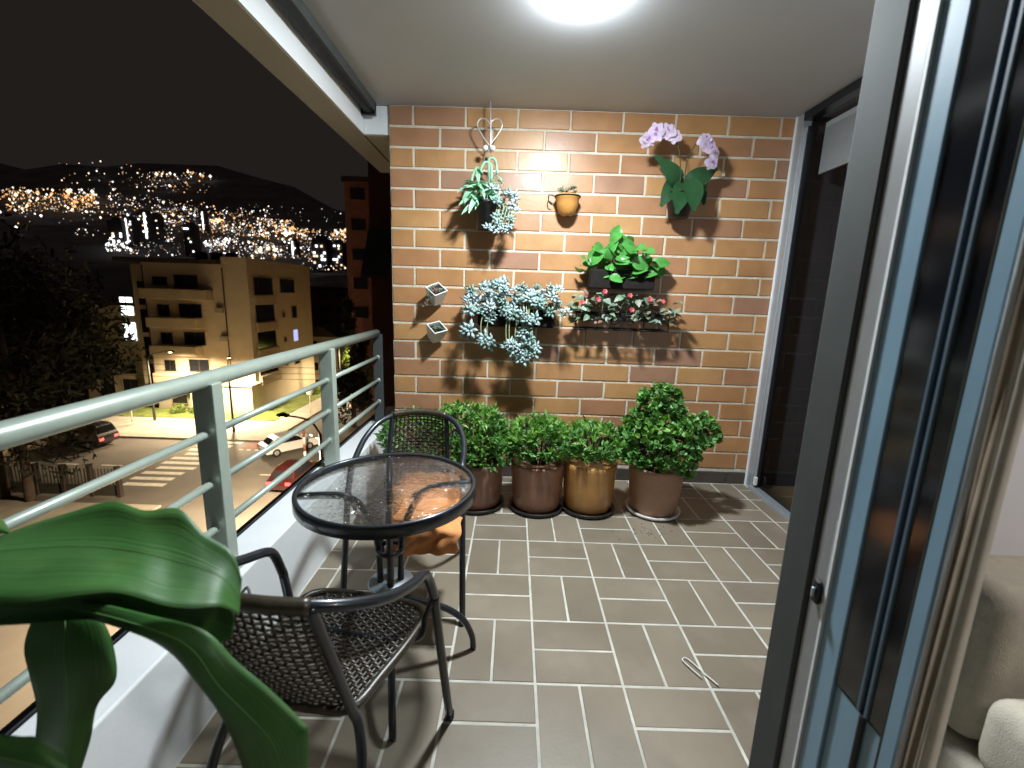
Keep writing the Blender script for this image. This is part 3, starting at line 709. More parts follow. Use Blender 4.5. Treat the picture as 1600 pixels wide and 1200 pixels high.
# living-room wall, sofa and lamp
struct(MB().box((.86,1.02,-.01),(3.4,1.12,CEIL_Z-.002)).build('living_room_wall', mat('room_paint',(.80,.77,.80),.85,var=.03,vscale=3)))
sf = thing('sofa', 'beige upholstered sofa at the right edge of the room', 'sofa', (.98, 1.0, 0))
M_sofa = mat('sofa_fabric', (.50,.45,.36), .92, var=.10, vscale=40, bump=.25, bscale=300)
for nm, a, b, r in (('backrest',(.02,-.20,.36),(1.3,-.01,.74),.05), ('seat_cushion',(.0,-.62,.36),(1.3,-.215,.545),.05), ('base',(.02,-.60,.07),(1.3,-.03,.352),.03)):
    bev(MB().box(a, b).build(nm, M_sofa, sf), r, 5).data.shade_smooth()
for xx in (.08, 1.2): MB().lathe([(.0,0),(.022,0),(.028,.07),(0,.07)], 14).build('leg', M_dark, sf, True, (xx,-.5,0))
t = thing('room_lamp', 'white round living room ceiling lamp out of view behind the camera', 'lamp', (2.2,-.25,CEIL_Z))
MB().lathe([(.15*math.cos(a), -.015-.04*math.sin(a)) for a in [i*math.pi/16 for i in range(9)]], 32).build('diffuser', emit('room_diffuser',(1,.97,.93),ROOM_E), t, True)
MB().lathe([(.15,-.015),(.162,-.015),(.162,0)], 32).build('rim', M_plast, t, True)

# ------------------------------------------------------------------ big-leaved plant in the left foreground
M_dra = mat('dracaena_leaf', (.05,.155,.034), .46, var=.25, vscale=8, trans=.12, bump=.10, bscale=240, dirt=((.09,.19,.045), 14, .52, .6))
M_cane = mat('cane', (.16,.12,.07), .8, var=.3, vscale=30, bump=.5, bscale=60)
def veins(m):
    tr = m.node_tree; L = tr.links.new; b = tr.nodes['Principled BSDF']
    a = tr.nodes.new('ShaderNodeAttribute'); a.attribute_name = 'across'
    mu = tr.nodes.new('ShaderNodeMath'); mu.operation = 'MULTIPLY'; mu.inputs[1].default_value = 150.0; L(a.outputs['Fac'], mu.inputs[0])
    n = tr.nodes.new('ShaderNodeTexNoise'); n.noise_dimensions = '1D'; n.inputs['Scale'].default_value = 34; n.inputs['Detail'].default_value = 3; L(a.outputs['Fac'], n.inputs['W'])
    mp = tr.nodes.new('ShaderNodeMapRange'); mp.inputs[1].default_value = .3; mp.inputs[2].default_value = .7; mp.inputs[3].default_value = .86; mp.inputs[4].default_value = 1.16; L(n.outputs[0], mp.inputs[0])
    mx = tr.nodes.new('ShaderNodeMix'); mx.data_type = 'RGBA'; mx.blend_type = 'MULTIPLY'; mx.inputs[0].default_value = 1
    old = b.inputs['Base Color'].links[0].from_socket; L(old, mx.inputs[6]); L(mp.outputs[0], mx.inputs[7]); L(mx.outputs[2], b.inputs['Base Color'])
    bp = tr.nodes.new('ShaderNodeBump'); bp.inputs['Strength'].default_value = .25; bp.inputs['Distance'].default_value = .003
    L(n.outputs[0], bp.inputs['Height']); L(bp.outputs[0], b.inputs['Normal'])
veins(M_dra)
t = thing('dracaena', 'large green long-leaved plant in the left foreground close to the camera', 'plant', (-.74, .36, .004))
MB().lathe(pot_prof(.15,.12,.30), 36).build('pot', M_t4, t, True)
MB().lathe([(0,.26),(.125,.26)], 24).build('soil', M_soil, t)
MB().tube(spline([(0,0,.25),(.01,.01,.55),(-.02,.02,.86)], 6), .018, 10).build('cane', M_cane, t, True)
def dleaf(ctr, wid, upv, fold=.22, wav=.006, nm='leaf'):
    pts = spline([Vector(p) - Vector((-.74,.36,.004)) for p in ctr], 8); N = len(pts); m = MB(); K = 8
    for i, p in enumerate(pts):
        d = (pts[min(i+1,N-1)]-pts[max(i-1,0)]).normalized(); u = Vector(upv); x = d.cross(u).normalized(); nrm = x.cross(d).normalized()
        f = i/(N-1)*(len(wid)-1); a = int(min(f, len(wid)-2)); W = wid[a]+(wid[a+1]-wid[a])*(f-a)
        for k in range(-K//2, K//2+1):
            s = k/(K/2); m.v.append(tuple(p + x*s*W*.5 + nrm*(fold*W*.5*(abs(s)**1.3) + wav*math.sin(i*.55+(2 if s > 0 else 0))*s*s)))
    for i in range(N-1):
        for k in range(K): a = i*(K+1)+k; m.f.append((a,a+1,a+K+2,a+K+1))
    o = m.build(nm, M_dra, t, True); s_ = o.modifiers.new('t','SOLIDIFY'); s_.thickness = .0012; return o
OR = Vector((-.74,.36,.004))
def sheet(A, Mi, Bq, nm='leaf'):
    a, c, b = (spline([onY(*q) - OR for q in L_], 7) for L_ in (A, Mi, Bq)); N = len(a); m = MB(); K = 10
    for i in range(N):
        for k in range(K+1):
            f = k/K
            p = a[i]*(2*(f-.5)*(f-1)) + c[i]*(-4*f*(f-1)) + b[i]*(2*f*(f-.5))
            m.v.append(tuple(p))
    for i in range(N-1):
        for k in range(K): q = i*(K+1)+k; m.f.append((q,q+1,q+K+2,q+K+1))
    o = m.build(nm, M_dra, t, True)
    at = o.data.attributes.new('across', 'FLOAT', 'POINT')
    for i in range(N):
        for k in range(K+1): at.data[i*(K+1)+k].value = k/K
    s_ = o.modifiers.new('t','SOLIDIFY'); s_.thickness = .0005
    rb = MB().tube([p + Vector((0,-.0002,.0002)) for p in c], [.0014*(1-.8*i/N) for i in range(N)], 6); rb.build('midrib', M_rib, o, True); return o
M_rib = mat('leaf_midrib', (.12,.26,.07), .5)
# upper leaf, reaching right
sheet([(-140,885,.56),(-60,860,.59),(40,822,.62),(110,800,.63),(175,783,.64),(225,797,.635),(280,795,.64),(318,832,.63),(362,862,.62),(378,905,.60)],
      [(-150,900,.50),(-60,868,.53),(40,857,.555),(110,853,.57),(175,856,.58),(225,864,.58),(270,875,.585),(315,888,.585),(350,905,.585),(376,935,.585)],
      [(-150,930,.45),(-60,938,.46),(40,940,.47),(110,931,.485),(175,925,.50),(215,933,.505),(260,946,.51),(300,950,.52),(345,948,.54),(374,960,.57)])
# its shaded lower neighbour bending away
sheet([(-120,900,.58),(-30,905,.585),(60,905,.59),(150,902,.595),(230,915,.60),(300,925,.60),(345,935,.60),(366,962,.59)],
      [(-120,945,.57),(-30,950,.575),(60,948,.58),(150,945,.585),(230,955,.59),(290,968,.595),(335,972,.60),(364,982,.59)],
      [(-120,975,.56),(-30,978,.56),(60,974,.56),(150,968,.565),(220,984,.57),(280,1006,.575),(325,1010,.58),(362,996,.585)])
# long leaf bending down to the right
sheet([(-60,925,.60),(110,935,.59),(240,962,0.560),(320,985,0.555),(372,1035,0.550),(425,1080,0.545),(470,1125,0.540),(482,1150,0.535),(478,1260,0.530)],
      [(-60,932,.60),(110,950,.58),(240,985,0.540),(300,1015,0.535),(340,1070,0.530),(390,1120,0.525),(425,1160,0.522),(440,1210,0.520),(445,1300,0.520)],
      [(-60,940,.60),(110,962,.58),(210,990,0.540),(265,1020,0.535),(305,1065,0.530),(345,1120,0.525),(372,1180,0.520),(385,1230,0.520),(400,1310,0.520)])
# dark leaf hanging straight down
sheet([(64,955,.64),(48,975,.635),(38,1015,.63),(48,1062,.625),(58,1110,.62),(55,1170,.62),(60,1240,.62),(70,1320,.62)],
      [(100,955,.635),(102,980,.62),(100,1020,.605),(105,1066,.60),(105,1120,.60),(98,1180,.60),(92,1250,.605),(85,1330,.61)],
      [(140,955,.64),(162,972,.635),(178,1012,.63),(181,1062,.625),(152,1102,.62),(140,1160,.62),(115,1240,.62),(95,1320,.62)])
sheet([(-80,1120,.42),(-20,1142,.42),(30,1150,.42),(60,1152,.42),(100,1175,.42)],
      [(-80,1170,.40),(-20,1180,.40),(30,1190,.40),(70,1200,.40),(110,1215,.405)],
      [(-80,1220,.41),(-20,1230,.41),(30,1240,.41),(60,1245,.41),(105,1250,.41)])
sheet([(-60,775,.60),(-20,795,.61),(0,806,.62),(14,826,.62)], [(-60,800,.58),(-20,815,.59),(0,822,.60),(14,830,.61)], [(-60,822,.58),(-20,830,.59),(0,833,.60),(12,834,.61)])
MB().tube(spline([(-.02,.02,.84),(-.08,.07,.88),(-.13,.11,.88)], 5), [.012]*11, 8).build('leaf_stalk', M_dra, t, True)

# ================================================================== THE STREET BELOW AND THE CITY
M_asph = mat('asphalt', (.105,.095,.085), .75, var=.18, vscale=.35, bump=.2, bscale=6, dirt=((.15,.135,.115), .25, .5, .6))
M_pave = mat('pavement_concrete', (.30,.275,.235), .85, var=.15, vscale=.8)
M_grass = mat('verge_grass', (.10,.13,.025), .95, var=.5, vscale=1.6, bump=1.0, bscale=8)
M_soilg = mat('dark_ground', (.03,.028,.022), .95, var=.3, vscale=.4)
M_paint = mat('road_paint', (.62,.60,.54), .7, var=.25, vscale=2.5)
M_redp = mat('red_road_patch', (.22,.085,.06), .8, var=.25, vscale=1.2)
M_fac = mat('cream_render', (.52,.45,.32), .85, var=.08, vscale=.5, dirt=((.36,.29,.18), .45, .56, .5))
M_fac2 = mat('tan_render', (.40,.33,.22), .85, var=.1, vscale=.6)
M_dwin = mat('dark_window', (.012,.013,.016), .12, spec=.6)
M_roof = mat('dark_roof', (.03,.022,.018), .8, var=.3, vscale=.8)
M_bt = mat('dark_red_brick', (.17,.065,.045), .85, var=.25, vscale=1.2)
M_litw = emit('lit_window_white', (.95,1,1), 3.2, False)
M_litb = emit('lit_window_blue', (.55,.6,1), 1.0, False)
M_litr = emit('tail_light_red', (1,.06,.05), 7.0, False)
M_head = emit('head_light', (1,.95,.85), 9.0, False)
M_sod = emit('sodium_lamp', (1,.72,.36), 26.0, False)
S = STREET
gr_ = MB(); G = 24
struct(MB().box((-900,-40,S-1.0),(500,140,S-.16)).build('ground', M_soilg))
road = struct(MB().box((-120,24.5,S-.14),(60,36.4,S)).box((-20.6,36.4,S-.14),(-11.2,120,S)).box((-20.6,-30,S-.14),(-11.2,24.5,S)).build('road', M_asph))
pv = MB().box((-120,36.4,S-.14),(-20.6,42.2,S+.13)).box((-20.6-2.6,42.2,S-.14),(-20.6,120,S+.13)).box((-11.2,36.4,S-.14),(-7.5,120,S+.13)).box((-120,18.5,S-.14),(-20.6,24.5,S+.13)).build('pavement', M_pave); struct(pv); bev(pv, .05)
vg = MB().box((-60,42.2,S-.1),(-23.2,45.4,S+.17)).box((-26.9,45.4,S-.1),(-23.2,64,S+.17)).build('grass_verge', M_grass); struct(vg)
M_kerb = mat('kerb_stone', (.34,.31,.27), .85, var=.2, vscale=2)
kb = struct(MB().box((-120,36.36,S-.1),(-20.55,36.52,S+.15)).build('kerb', M_kerb))
for k in range(10):
    y = 27.2 + k*.95; sh = -.35 if k % 3 == 0 else .2*k/4
    a = MB().box((-25.6-sh*.6, y, S+.004),(-22.8-sh*.4, y+.46, S+.008)).build('crossing_stripe', M_paint, road)
for k in range(7): MB().box((-29.5-k*3.2,30.3,S+.004),(-28.0-k*3.2,30.45,S+.008)).build('lane_dash', M_paint, road)
for k in range(8): MB().box((-15.95,38+k*4.2,S+.004),(-15.75,40+k*4.2,S+.008)).build('lane_dash', M_paint, road)
for (x_, y_) in ((-18.2,47),(-13.6,45),(-18.2,54)):
    MB().add([(x_-.12,y_,S+.006),(x_+.12,y_,S+.006),(x_+.12,y_+2.2,S+.006),(x_-.12,y_+2.2,S+.006),(x_-.5,y_+2.2,S+.006),(x_+.5,y_+2.2,S+.006),(x_,y_+3.6,S+.006)],[(0,1,2,3),(4,5,6)]).build('road_arrow', M_paint, road)
MB().box((-22.0,34.6,S+.004),(-18.6,36.2,S+.007)).build('red_patch', M_redp, road)
for k in range(6): MB().box((-22+.65*k,34.3,S+.004),(-21.7+.65*k,34.5,S+.008)).build('patch_edge_dash', M_paint, road)
MB().box((-17.6,29.5,S+.004),(-16.8,29.64,S+.008)).build('lane_dash', M_paint, road)

# --- street lamps with their light
def street_lamp(label, foot, h, head, power, arm_r=.06, size=.8):
    t = thing('street_lamp', label, 'street lamp', (foot[0], foot[1], S), 0, 'street lamps')
    hx, hy = head[0]-foot[0], head[1]-foot[1]
    MB().tube([(0,0,0),(0,0,h-.6)], [.12,.07], 8).build('pole', M_grey, t, True)
    MB().tube(spline([(0,0,h-.62),(hx*.25,hy*.25,h-.12),(hx*.6,hy*.6,h),(hx,hy,h)], 5), .045, 7).build('arm', M_grey, t, True)
    d = Vector((hx,hy,0)).normalized(); M = frame((hx,hy,h), d)
    MB().add([(-.14,0,-.05),(.14,0,-.05),(.18,.45*size,-.06),(.10,.8*size,-.04),(-.10,.8*size,-.04),(-.18,.45*size,-.06),(-.07,0,.07),(.07,0,.07),(.09,.45*size,.12),(.05,.75*size,.04),(-.05,.75*size,.04),(-.09,.45*size,.12)],
        [(0,1,7,6),(1,2,8,7),(2,3,9,8),(3,4,10,9),(4,5,11,10),(5,0,6,11),(6,7,8,11),(11,8,9,10),(0,5,2,1),(5,4,3,2)], M).build('head', M_grey, t, False)
    MB().lathe([(0,-.13),(.12,-.11),(.17,-.065),(.17,-.06),(0,-.06)], 14).build('lens', M_sod, t, True, tuple(M @ Vector((0,.38*size,0))))
    l = bpy.data.lights.new('street_light', 'SPOT'); l.energy = power; l.color = (1,.77,.48); l.spot_size = R(165); l.spot_blend = .6; l.shadow_soft_size = .25
    lo = bpy.data.objects.new('lamp_light', l); col.objects.link(lo); lo.parent = t; lo.location = M @ Vector((0,.38*size,-.16))
    return t
street_lamp('street lamp with a glowing head in front of the cream apartment block', (-34.2,41.2), 6.6, (-33.4,42.6), 9000)
street_lamp('street lamp lighting the blank cream wall by the grass verge', (-25.0,38.6), 6.4, (-26.8,41.6), 19000)
street_lamp('dark curved street lamp seen from above over the crossing', (-8.6,19.3), 7.2, (-10.3,19.9), 58000)
street_lamp('street lamp glowing among the trees at the end of the side street', (-22.4,57.0), 6.2, (-20.8,57.4), 11000)

# --- the cream apartment block
ab = thing('apartment_block', 'cream four storey apartment block with balconies across the street', 'building', (-27, 46, S))
H_ = 15.4
MB().box((-10.6,0,0),(0,14,H_-.3)).build('wall', M_fac, ab)
MB().box((-12.4,.8,0),(-10.6,12,H_-.5)).build('recessed_wall', M_fac2, ab)
MB().box((-20,2.2,0),(-12.4,12,10.6)).build('side_wing', M_fac2, ab)
MB().box((-20.4,1.7,10.6),(-12.4,12.4,10.95)).build('wing_roof', M_roof, ab)
MB().box((-12.8,-.7,H_-.29),(-2.6,12,H_+.12)).build('roof', M_roof, ab)
MB().box((-2.5,-.06,H_-.29),(.08,14.05,H_+.45)).build('parapet', M_fac, ab)
MB().box((-5.6,-2.0,0),(.7,-.03,3.1)).build('ground_floor_front', M_fac, ab)
MB().box((-5.75,-2.15,3.1),(.85,-.03,3.25)).build('ledge', M_fac2, ab)
def win(x0, x1, z0, z1, y=-.03, m=M_dwin, par=ab):
    o = MB().box((x0,y,z0),(x1,y+.028,z1)).build('window', m, par)
    f = MB(); tck = .07
    f.box((x0-tck,y-.05,z0-tck),(x0,y+.028,z1+tck)); f.box((x1,y-.05,z0-tck),(x1+tck,y+.028,z1+tck)); f.box((x0,y-.05,z1),(x1,y+.028,z1+tck)); f.box((x0,y-.05,z0-tck),(x1,y+.028,z0))
    f.build('frame', M_fac2, o); 
    MB().box(((x0+x1)/2-.03,y-.02,z0),((x0+x1)/2+.03,y-.001,z1)).build('mullion', M_roof, o)
def swin(y0, y1, z0, z1, m=M_dwin, par=ab, x=.002):
    o = MB().box((x,y0,z0),(x+.03,y1,z1)).build('window', m, par); f = MB(); tck = .08
    f.box((x,y0-tck,z0-tck),(x+.08,y0,z1+tck)); f.box((x,y1,z0-tck),(x+.08,y1+tck,z1+tck)); f.box((x,y0,z1),(x+.08,y1,z1+tck)); f.box((x,y0,z0-tck),(x+.1,y1,z0)); f.build('frame', M_fac2, o)
for k in range(4):
    z = 11.7 - 2.85*k
    b0, b1 = (-10.3,-3.6) if k == 0 else (-9.9, -4.6-.25*k)
    bev(MB().box((b0,-1.15,z-.15),(b1,-.03,z+.85)).build('balcony', M_fac2, ab), .04)
    win(-7.4+.2*k, -5.0+.1*k, z+.9, z+2.25)
    if k == 0: win(-9.6,-8.1,z+1.2,z+2.0)
    else: win(-9.4,-8.2,z+.9,z+2.1)
    MB().box((-11.9,.76,z-.9),(-11.0,.79,z+1.5)).build('stair_window', M_dwin, ab)
    # the face along the side street
    swin(.9,4.6, z+.55, z+2.3); bev(MB().box((.002,.7,z-.5),(.32,4.8,z+.46)).build('spandrel', M_fac2, ab), .03)
    swin(6.2,9.6, z+.75, z+2.3) if k == 0 else swin(8.6,9.8, z+.6, z+2.0, M_litb if k == 2 else M_dwin)
    if k: swin(6.4,6.9, z+.8, z+1.3)
for z, x0 in ((9.6,-15.1),(6.9,-15.1)):
    o = MB().box((x0,2.14,z),(x0+1.3,2.19,z+1.9)).build('lit_window', M_litw, ab)
    MB().box((x0+.6,2.10,z),(x0+.68,2.139,z+1.9)).build('mullion', M_roof, o)
for k in range(2): win(-18.6+2.6*k,-16.9+2.6*k,3.2,4.8, 2.16); win(-18.6+2.6*k,-16.9+2.6*k,.4,2.6, 2.16)
win(-9.0,-7.4,.6,2.5); win(-4.6,-3.0,.3,2.3, -2.03)
for k, (x_, z_) in enumerate(((-3.4,10.3),(-3.2,7.4),(-10.2,8.6))):
    bev(MB().box((x_,-.34,z_),(x_+.8,-.03,z_+.55)).build('air_conditioner', M_pave, ab), .03)
for x_ in (-2.45,-10.5): MB().tube([(x_,-.08,.2),(x_,-.08,H_-.6)], .05, 6).build('drain_pipe', M_roof, ab)
for k in range(3): MB().lathe([(0,0),(.55,0),(.62,.9),(.5,1.15),(0,1.2)], 14).build('water_tank', M_roof, ab, True, (-8.5+1.7*k, 6, H_+.12))
MB().tube([(-4.2,4,H_+.1),(-4.2,4,H_+2.4)], .04, 5).build('aerial', M_roof, ab)
# --- houses and blocks up the side street
def block(label, x0, x1, y0, y1, z1, m, rows, cols, lit=0.1, cat='building', name='apartment_tower', gable=False, wmat=M_dwin):
    t = thing(name, label, cat, ((x0+x1)/2, y0, S)); hx = (x1-x0)/2; hgt = z1-S
    MB().box((-hx,0,0),(hx,y1-y0,hgt)).build('wall', m, t)
    if gable:
        MB().add([(-hx-.3,-.3,hgt),(hx+.3,-.3,hgt),(0,-.3,hgt+1.6),(-hx-.3,y1-y0,hgt),(hx+.3,y1-y0,hgt),(0,y1-y0,hgt+1.6)],[(0,1,2),(3,5,4),(0,2,5,3),(1,4,5,2),(0,3,4,1)]).build('roof', M_roof, t)
    else: MB().box((-hx-.2,-.2,hgt),(hx+.2,y1-y0+.2,hgt+.5)).build('roof', M_roof, t)
    for r in range(rows):
        for c in range(cols):
            w_ = 2*hx/cols; cx = -hx+w_*(c+.5); zc = hgt*(r+.62)/rows if rows > 1 else hgt*.6
            MB().box((cx-w_*.27,-.06,zc-.55),(cx+w_*.27,-.002,zc+.55)).build('window', M_litw if random.random() < lit else wmat, t)
    return t
block('small white gabled house beyond the cream block', -30.0,-25.4,64,72,-5.4, M_fac, 2, 2, 0, 'house', 'gabled_house', True)
block('dark brick apartment block behind the cream block', -40,-27.5,84,96,1.2, M_bt, 5, 4, .05)
block('tall dark red brick tower right of the city lights', -17.6,-9.5,48,64,12.0, M_bt, 8, 3, .0)
nw = thing('brick_wing', 'dark red brick wing of the building just past the balcony end wall', 'building', (-4.0, 15.4, S))
MB().box((-.86,0,0),(3.2,10,22)).build('wall', M_bt, nw)
MB().add([(-.9,-.9,13.5),(-.05,-.9,13.5),(-.05,0,15.0),(-.9,0,15.0),(-.9,-.9,13.4),(-.05,-.9,13.4),(-.05,0,14.9),(-.9,0,14.9)],[(0,1,2,3),(4,7,6,5),(0,4,5,1),(1,5,6,2),(2,6,7,3),(3,7,4,0)]).build('awning', M_grey, nw)
for k in range(6): MB().box((-.89,1.2,4.2+k*2.7),(-.862,2.6,5.6+k*2.7)).build('window', M_dwin, nw)
block('low dark house behind the trees on the left', -50,-37,26,33,-7.6, M_fac2, 1, 4, .0, 'house', 'low_house')

# --- trees
M_tl = mat('tree_leaf_unlit', (.009,.013,.005), .7, var=.4, vscale=1.2, trans=.1)  # night darkness put into the leaf colour of the unlit trees
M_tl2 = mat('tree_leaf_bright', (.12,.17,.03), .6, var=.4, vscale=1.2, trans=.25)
M_bark = mat('bark', (.06,.045,.032), .9, var=.3, vscale=4, bump=.6, bscale=20)
def tree(label, x_, y_, h, rx, ry, rz_, n, m, leaf=.42, base=None, group='trees along the streets', name='street_tree', conifer=False):
    t = thing(name, label, 'tree', (x_, y_, S if base is None else base), 0, group); cz = h-rz_
    MB().tube(spline([(0,0,0),(.1,.05,cz*.5),(0,.1,cz+.2*rz_)], 5), [.26-.015*i for i in range(11)], 8).build('trunk', M_bark, t, True)
    lm = MB(); cr = MB()
    clumps = []
    for i in range(22):
        d = rdir(-.5,1); k = random.uniform(.45,1)
        if conifer:
            f = random.random(); a = random.uniform(0,6.28); rr = rx*(1-f)*random.uniform(.5,1)
            c_ = Vector((rr*math.cos(a), rr*math.sin(a), h*(.12+.86*f)))
            clumps.append((c_, .25+.9*(1-f)))
        else:
            c_ = Vector((d.x*rx*k, d.y*ry*k, cz+d.z*rz_*k)); clumps.append((c_, random.uniform(.28,.5)*rx))
        if i % 2 == 0: lm.tube(spline([(0,.05,cz*.75 if not conifer else c_.z*.9),tuple(Vector((0,0,cz*.85)).lerp(c_,.5) if not conifer else c_*.6+Vector((0,0,c_.z*.38))),tuple(c_)],3), [.10,.09,.08,.07,.05,.03,.02], 5)
    for i in range(n):
        c_, r_ = random.choice(clumps); p = c_ + rdir(-1,1)*r_*random.uniform(.3,1)**.5
        vs, fs = leaf_vf(leaf*random.uniform(.6,1.3), leaf*.5, .3, .2, 1, .3, .5)
        cr.add(vs, fs, frame(p, rdir(-1,1), rdir(-1,1)))
    lm.build('limbs', M_bark, t, True)['kind'] = 'stuff'; c2 = cr.build('crown', m, t); c2['kind'] = 'stuff'
    return t
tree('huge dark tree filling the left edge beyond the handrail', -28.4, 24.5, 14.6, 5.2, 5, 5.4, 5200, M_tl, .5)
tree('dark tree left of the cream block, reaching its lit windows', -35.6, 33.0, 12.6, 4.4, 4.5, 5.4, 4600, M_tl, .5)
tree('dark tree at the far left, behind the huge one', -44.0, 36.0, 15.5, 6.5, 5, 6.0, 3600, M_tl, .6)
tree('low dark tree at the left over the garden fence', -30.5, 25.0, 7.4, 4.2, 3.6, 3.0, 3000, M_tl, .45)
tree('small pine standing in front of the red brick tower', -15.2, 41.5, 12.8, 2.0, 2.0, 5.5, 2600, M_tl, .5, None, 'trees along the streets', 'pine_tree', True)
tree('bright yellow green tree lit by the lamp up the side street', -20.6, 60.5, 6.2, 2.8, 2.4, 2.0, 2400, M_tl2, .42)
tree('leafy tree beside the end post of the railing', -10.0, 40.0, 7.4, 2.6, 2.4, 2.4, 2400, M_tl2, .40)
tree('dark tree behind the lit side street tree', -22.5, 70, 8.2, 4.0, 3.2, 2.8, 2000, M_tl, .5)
def shrub(label, x_, y_, r_):
    t = thing('shrub', label, 'shrub', (x_, y_, S+.17), 0, 'shrubs on the verge'); m = MB()
    for i in range(420):
        d = rdir(0,1); m.add(*leaf_vf(.22,.12,.3,.2,1,.3,.5), frame(d*r_*random.uniform(.4,1), rdir(-.4,1), rdir(-1,1)))
    o = m.build('foliage', M_tl2, t); o['kind'] = 'stuff'
    MB().tube([(0,0,0),(0,0,r_*.7)], .05, 6).build('stem', M_bark, t)
shrub('small shrub left on the verge against the cream wall', -34.0, 44.2, .9); shrub('small shrub on the verge just left of the first railing post', -32.2, 44.3, .75); shrub('shrub on the verge at the far corner of the cream block', -24.6, 54.5, 1.0)

# --- cars
def car(label, x_, y_, rz, m, tail=True, Lc=4.2, Wc=1.72, Hc=1.5, van=False, heads=False):
    t = thing('car', label, 'car', (x_, y_, S+.004), rz, 'cars on the street')      # front is +x
    pr = [(-2.08,.38),(-2.12,.62),(-2.05,.86),(-1.72,.93),(-1.35,1.34),(-.95,1.47),(.15,1.49),(.55,1.40),(1.02,.98),(1.75,.86),(2.05,.70),(2.12,.42),(2.0,.27),(-2.0,.27)]
    if van: pr[3:7] = [(-1.98,1.0),(-1.86,1.5),(-1.6,1.62),(.2,1.64)]
    sx, sz = Lc/4.24, Hc/1.49; n = len(pr); b = MB()
    def hw(z): return Wc/2*(1 if z < .9 else 1-.24*(z-.9)/.6)
    for s in (-1, 1):
        for (px_, pz_) in pr: b.v.append((px_*sx, s*hw(pz_)*.985, pz_*sz))
    for i in range(n): j = (i+1) % n; b.f.append((i, j, n+j, n+i))
    b.f.append(tuple(range(n))[::-1]); b.f.append(tuple(range(n, 2*n)))
    bev(b.build('body', m, t), .05, 3)
    for s in (-1, 1):
        q = [(-1.5,.98),(-1.22,1.33),(.14,1.39),(.5,1.30),(.86,.98)] if not van else [(-1.75,1.02),(-1.68,1.46),(.14,1.52),(.5,1.34),(.86,1.0)]
        MB().add([(a*sx, s*(hw(c)*.985+.012), c*sz) for a, c in q], [tuple(range(5)) if s < 0 else tuple(range(5))[::-1]]).build('side_window', M_dwin, t)
    for (xa, za, xb, zb, nm) in ((.60,1.37,1.0,1.0,'windscreen'), (-1.36,1.30,-1.70,.97,'rear_window') if not van else (-1.90,1.48,-2.0,1.05,'rear_window')):
        sg = 1 if xa > 0 else -1
        MB().add([((xa+.03*sg)*sx,-.56,za*sz+.015),((xa+.03*sg)*sx,.56,za*sz+.015),((xb+.03*sg)*sx,.66,zb*sz+.015),((xb+.03*sg)*sx,-.66,zb*sz+.015)],[(0,1,2,3)]).build(nm, M_dwin, t)
    for xx in (-1.28, 1.30):
        for s in (-1, 1):
            wm = MB().lathe([(0,-.09),(.24,-.09),(.31,-.07),(.31,.07),(.24,.09),(0,.09)], 18).build('wheel', M_rubber, t, True); wm.matrix_local = Matrix.Translation((xx*sx, s*(Wc/2-.07), .31)) @ Matrix.Rotation(R(90),4,'X')
            MB().lathe([(0,.095*1),(.17,.094),(.19,.088)], 14).build('rim', M_alu, wm, True).rotation_euler = (R(180) if s > 0 else 0, 0, 0)
    for s in (-1, 1):
        bev(MB().box((-2.15*sx,s*.62-.16,.66),(-2.04*sx,s*.62+.16,.84)).build('tail_light', M_litr if tail else MATS['red_flower'], t), .02)
        bev(MB().box((1.98*sx,s*.60-.17,.58),(2.11*sx,s*.60+.17,.74)).build('headlight', M_head if heads else M_plast, t), .02)
    return t
M_cw = mat('white_car_paint', (.72,.73,.75), .25, coat=.8); M_cd = mat('dark_car_paint', (.02,.02,.024), .25, coat=.8); M_cr = mat('dark_red_car_paint', (.03,.006,.006), .25, coat=.8); M_cs = mat('silver_car_paint', (.35,.36,.37), .3, metal=.5, coat=.6)
car('white car turning at the crossing behind the railing', -18.0, 34.6, R(48), M_cw, False, heads=True)
car('dark red car with glowing tail lights just outside the white ledge', -14.6, 28.6, R(88), M_cr)
car('dark car with red tail lights at the left under the trees', -34.6, 34.4, R(176), M_cd, True, 4.6, 1.85, 1.75, True)
car('dark parked car at the end of the side street', -17.2, 57.5, R(-84), M_cd, False)
car('silver parked car behind the dark one in the side street', -16.4, 64.5, R(-86), M_cs, False)

# --- signs, posts, fence, cables
t = thing('round_sign', 'small round white traffic sign on a thin post by the verge', 'sign', (-20.9, 45.0, S+.13))
MB().tube([(0,0,0),(0,0,2.5)], .045, 7).build('post', M_plast, t, True)
o = MB().lathe([(0,-.02),(.36,-.02),(.38,0),(.36,.02),(0,.02)], 22).build('plate', M_plast, t, True); o.matrix_local = Matrix.Translation((0,-.05,2.4)) @ Matrix.Rotation(R(90),4,'X')
t = thing('marker_post', 'red and white striped marker post near the white car', 'post', (-15.3, 31.6, S))
for k in range(5): MB().lathe([(0,.55*k),(.09,.55*k),(.09,.55*(k+1)-.01),(0,.55*(k+1)-.01)], 10).build('band', (M_redp if k % 2 == 0 else M_plast), t, True)
t = thing('white_pole', 'thin white pole on the pavement left of the first railing post', 'post', (-35.7, 40.4, S+.13)); MB().tube([(0,0,0),(0,0,2.6)], .06, 7).build('shaft', M_plast, t, True); MB().lathe([(0,2.6),(.1,2.6),(.1,2.68),(0,2.68)], 10).build('cap', M_plast, t)
t = thing('garden_fence', 'dim grey garden fence with square posts at the lower left', 'fence', (-36, 25.6, S))
for k in range(8): bev(MB().box((k*1.7,-.12,0),(k*1.7+.24,.12,2.0)).build('post', M_roof, t), .02)
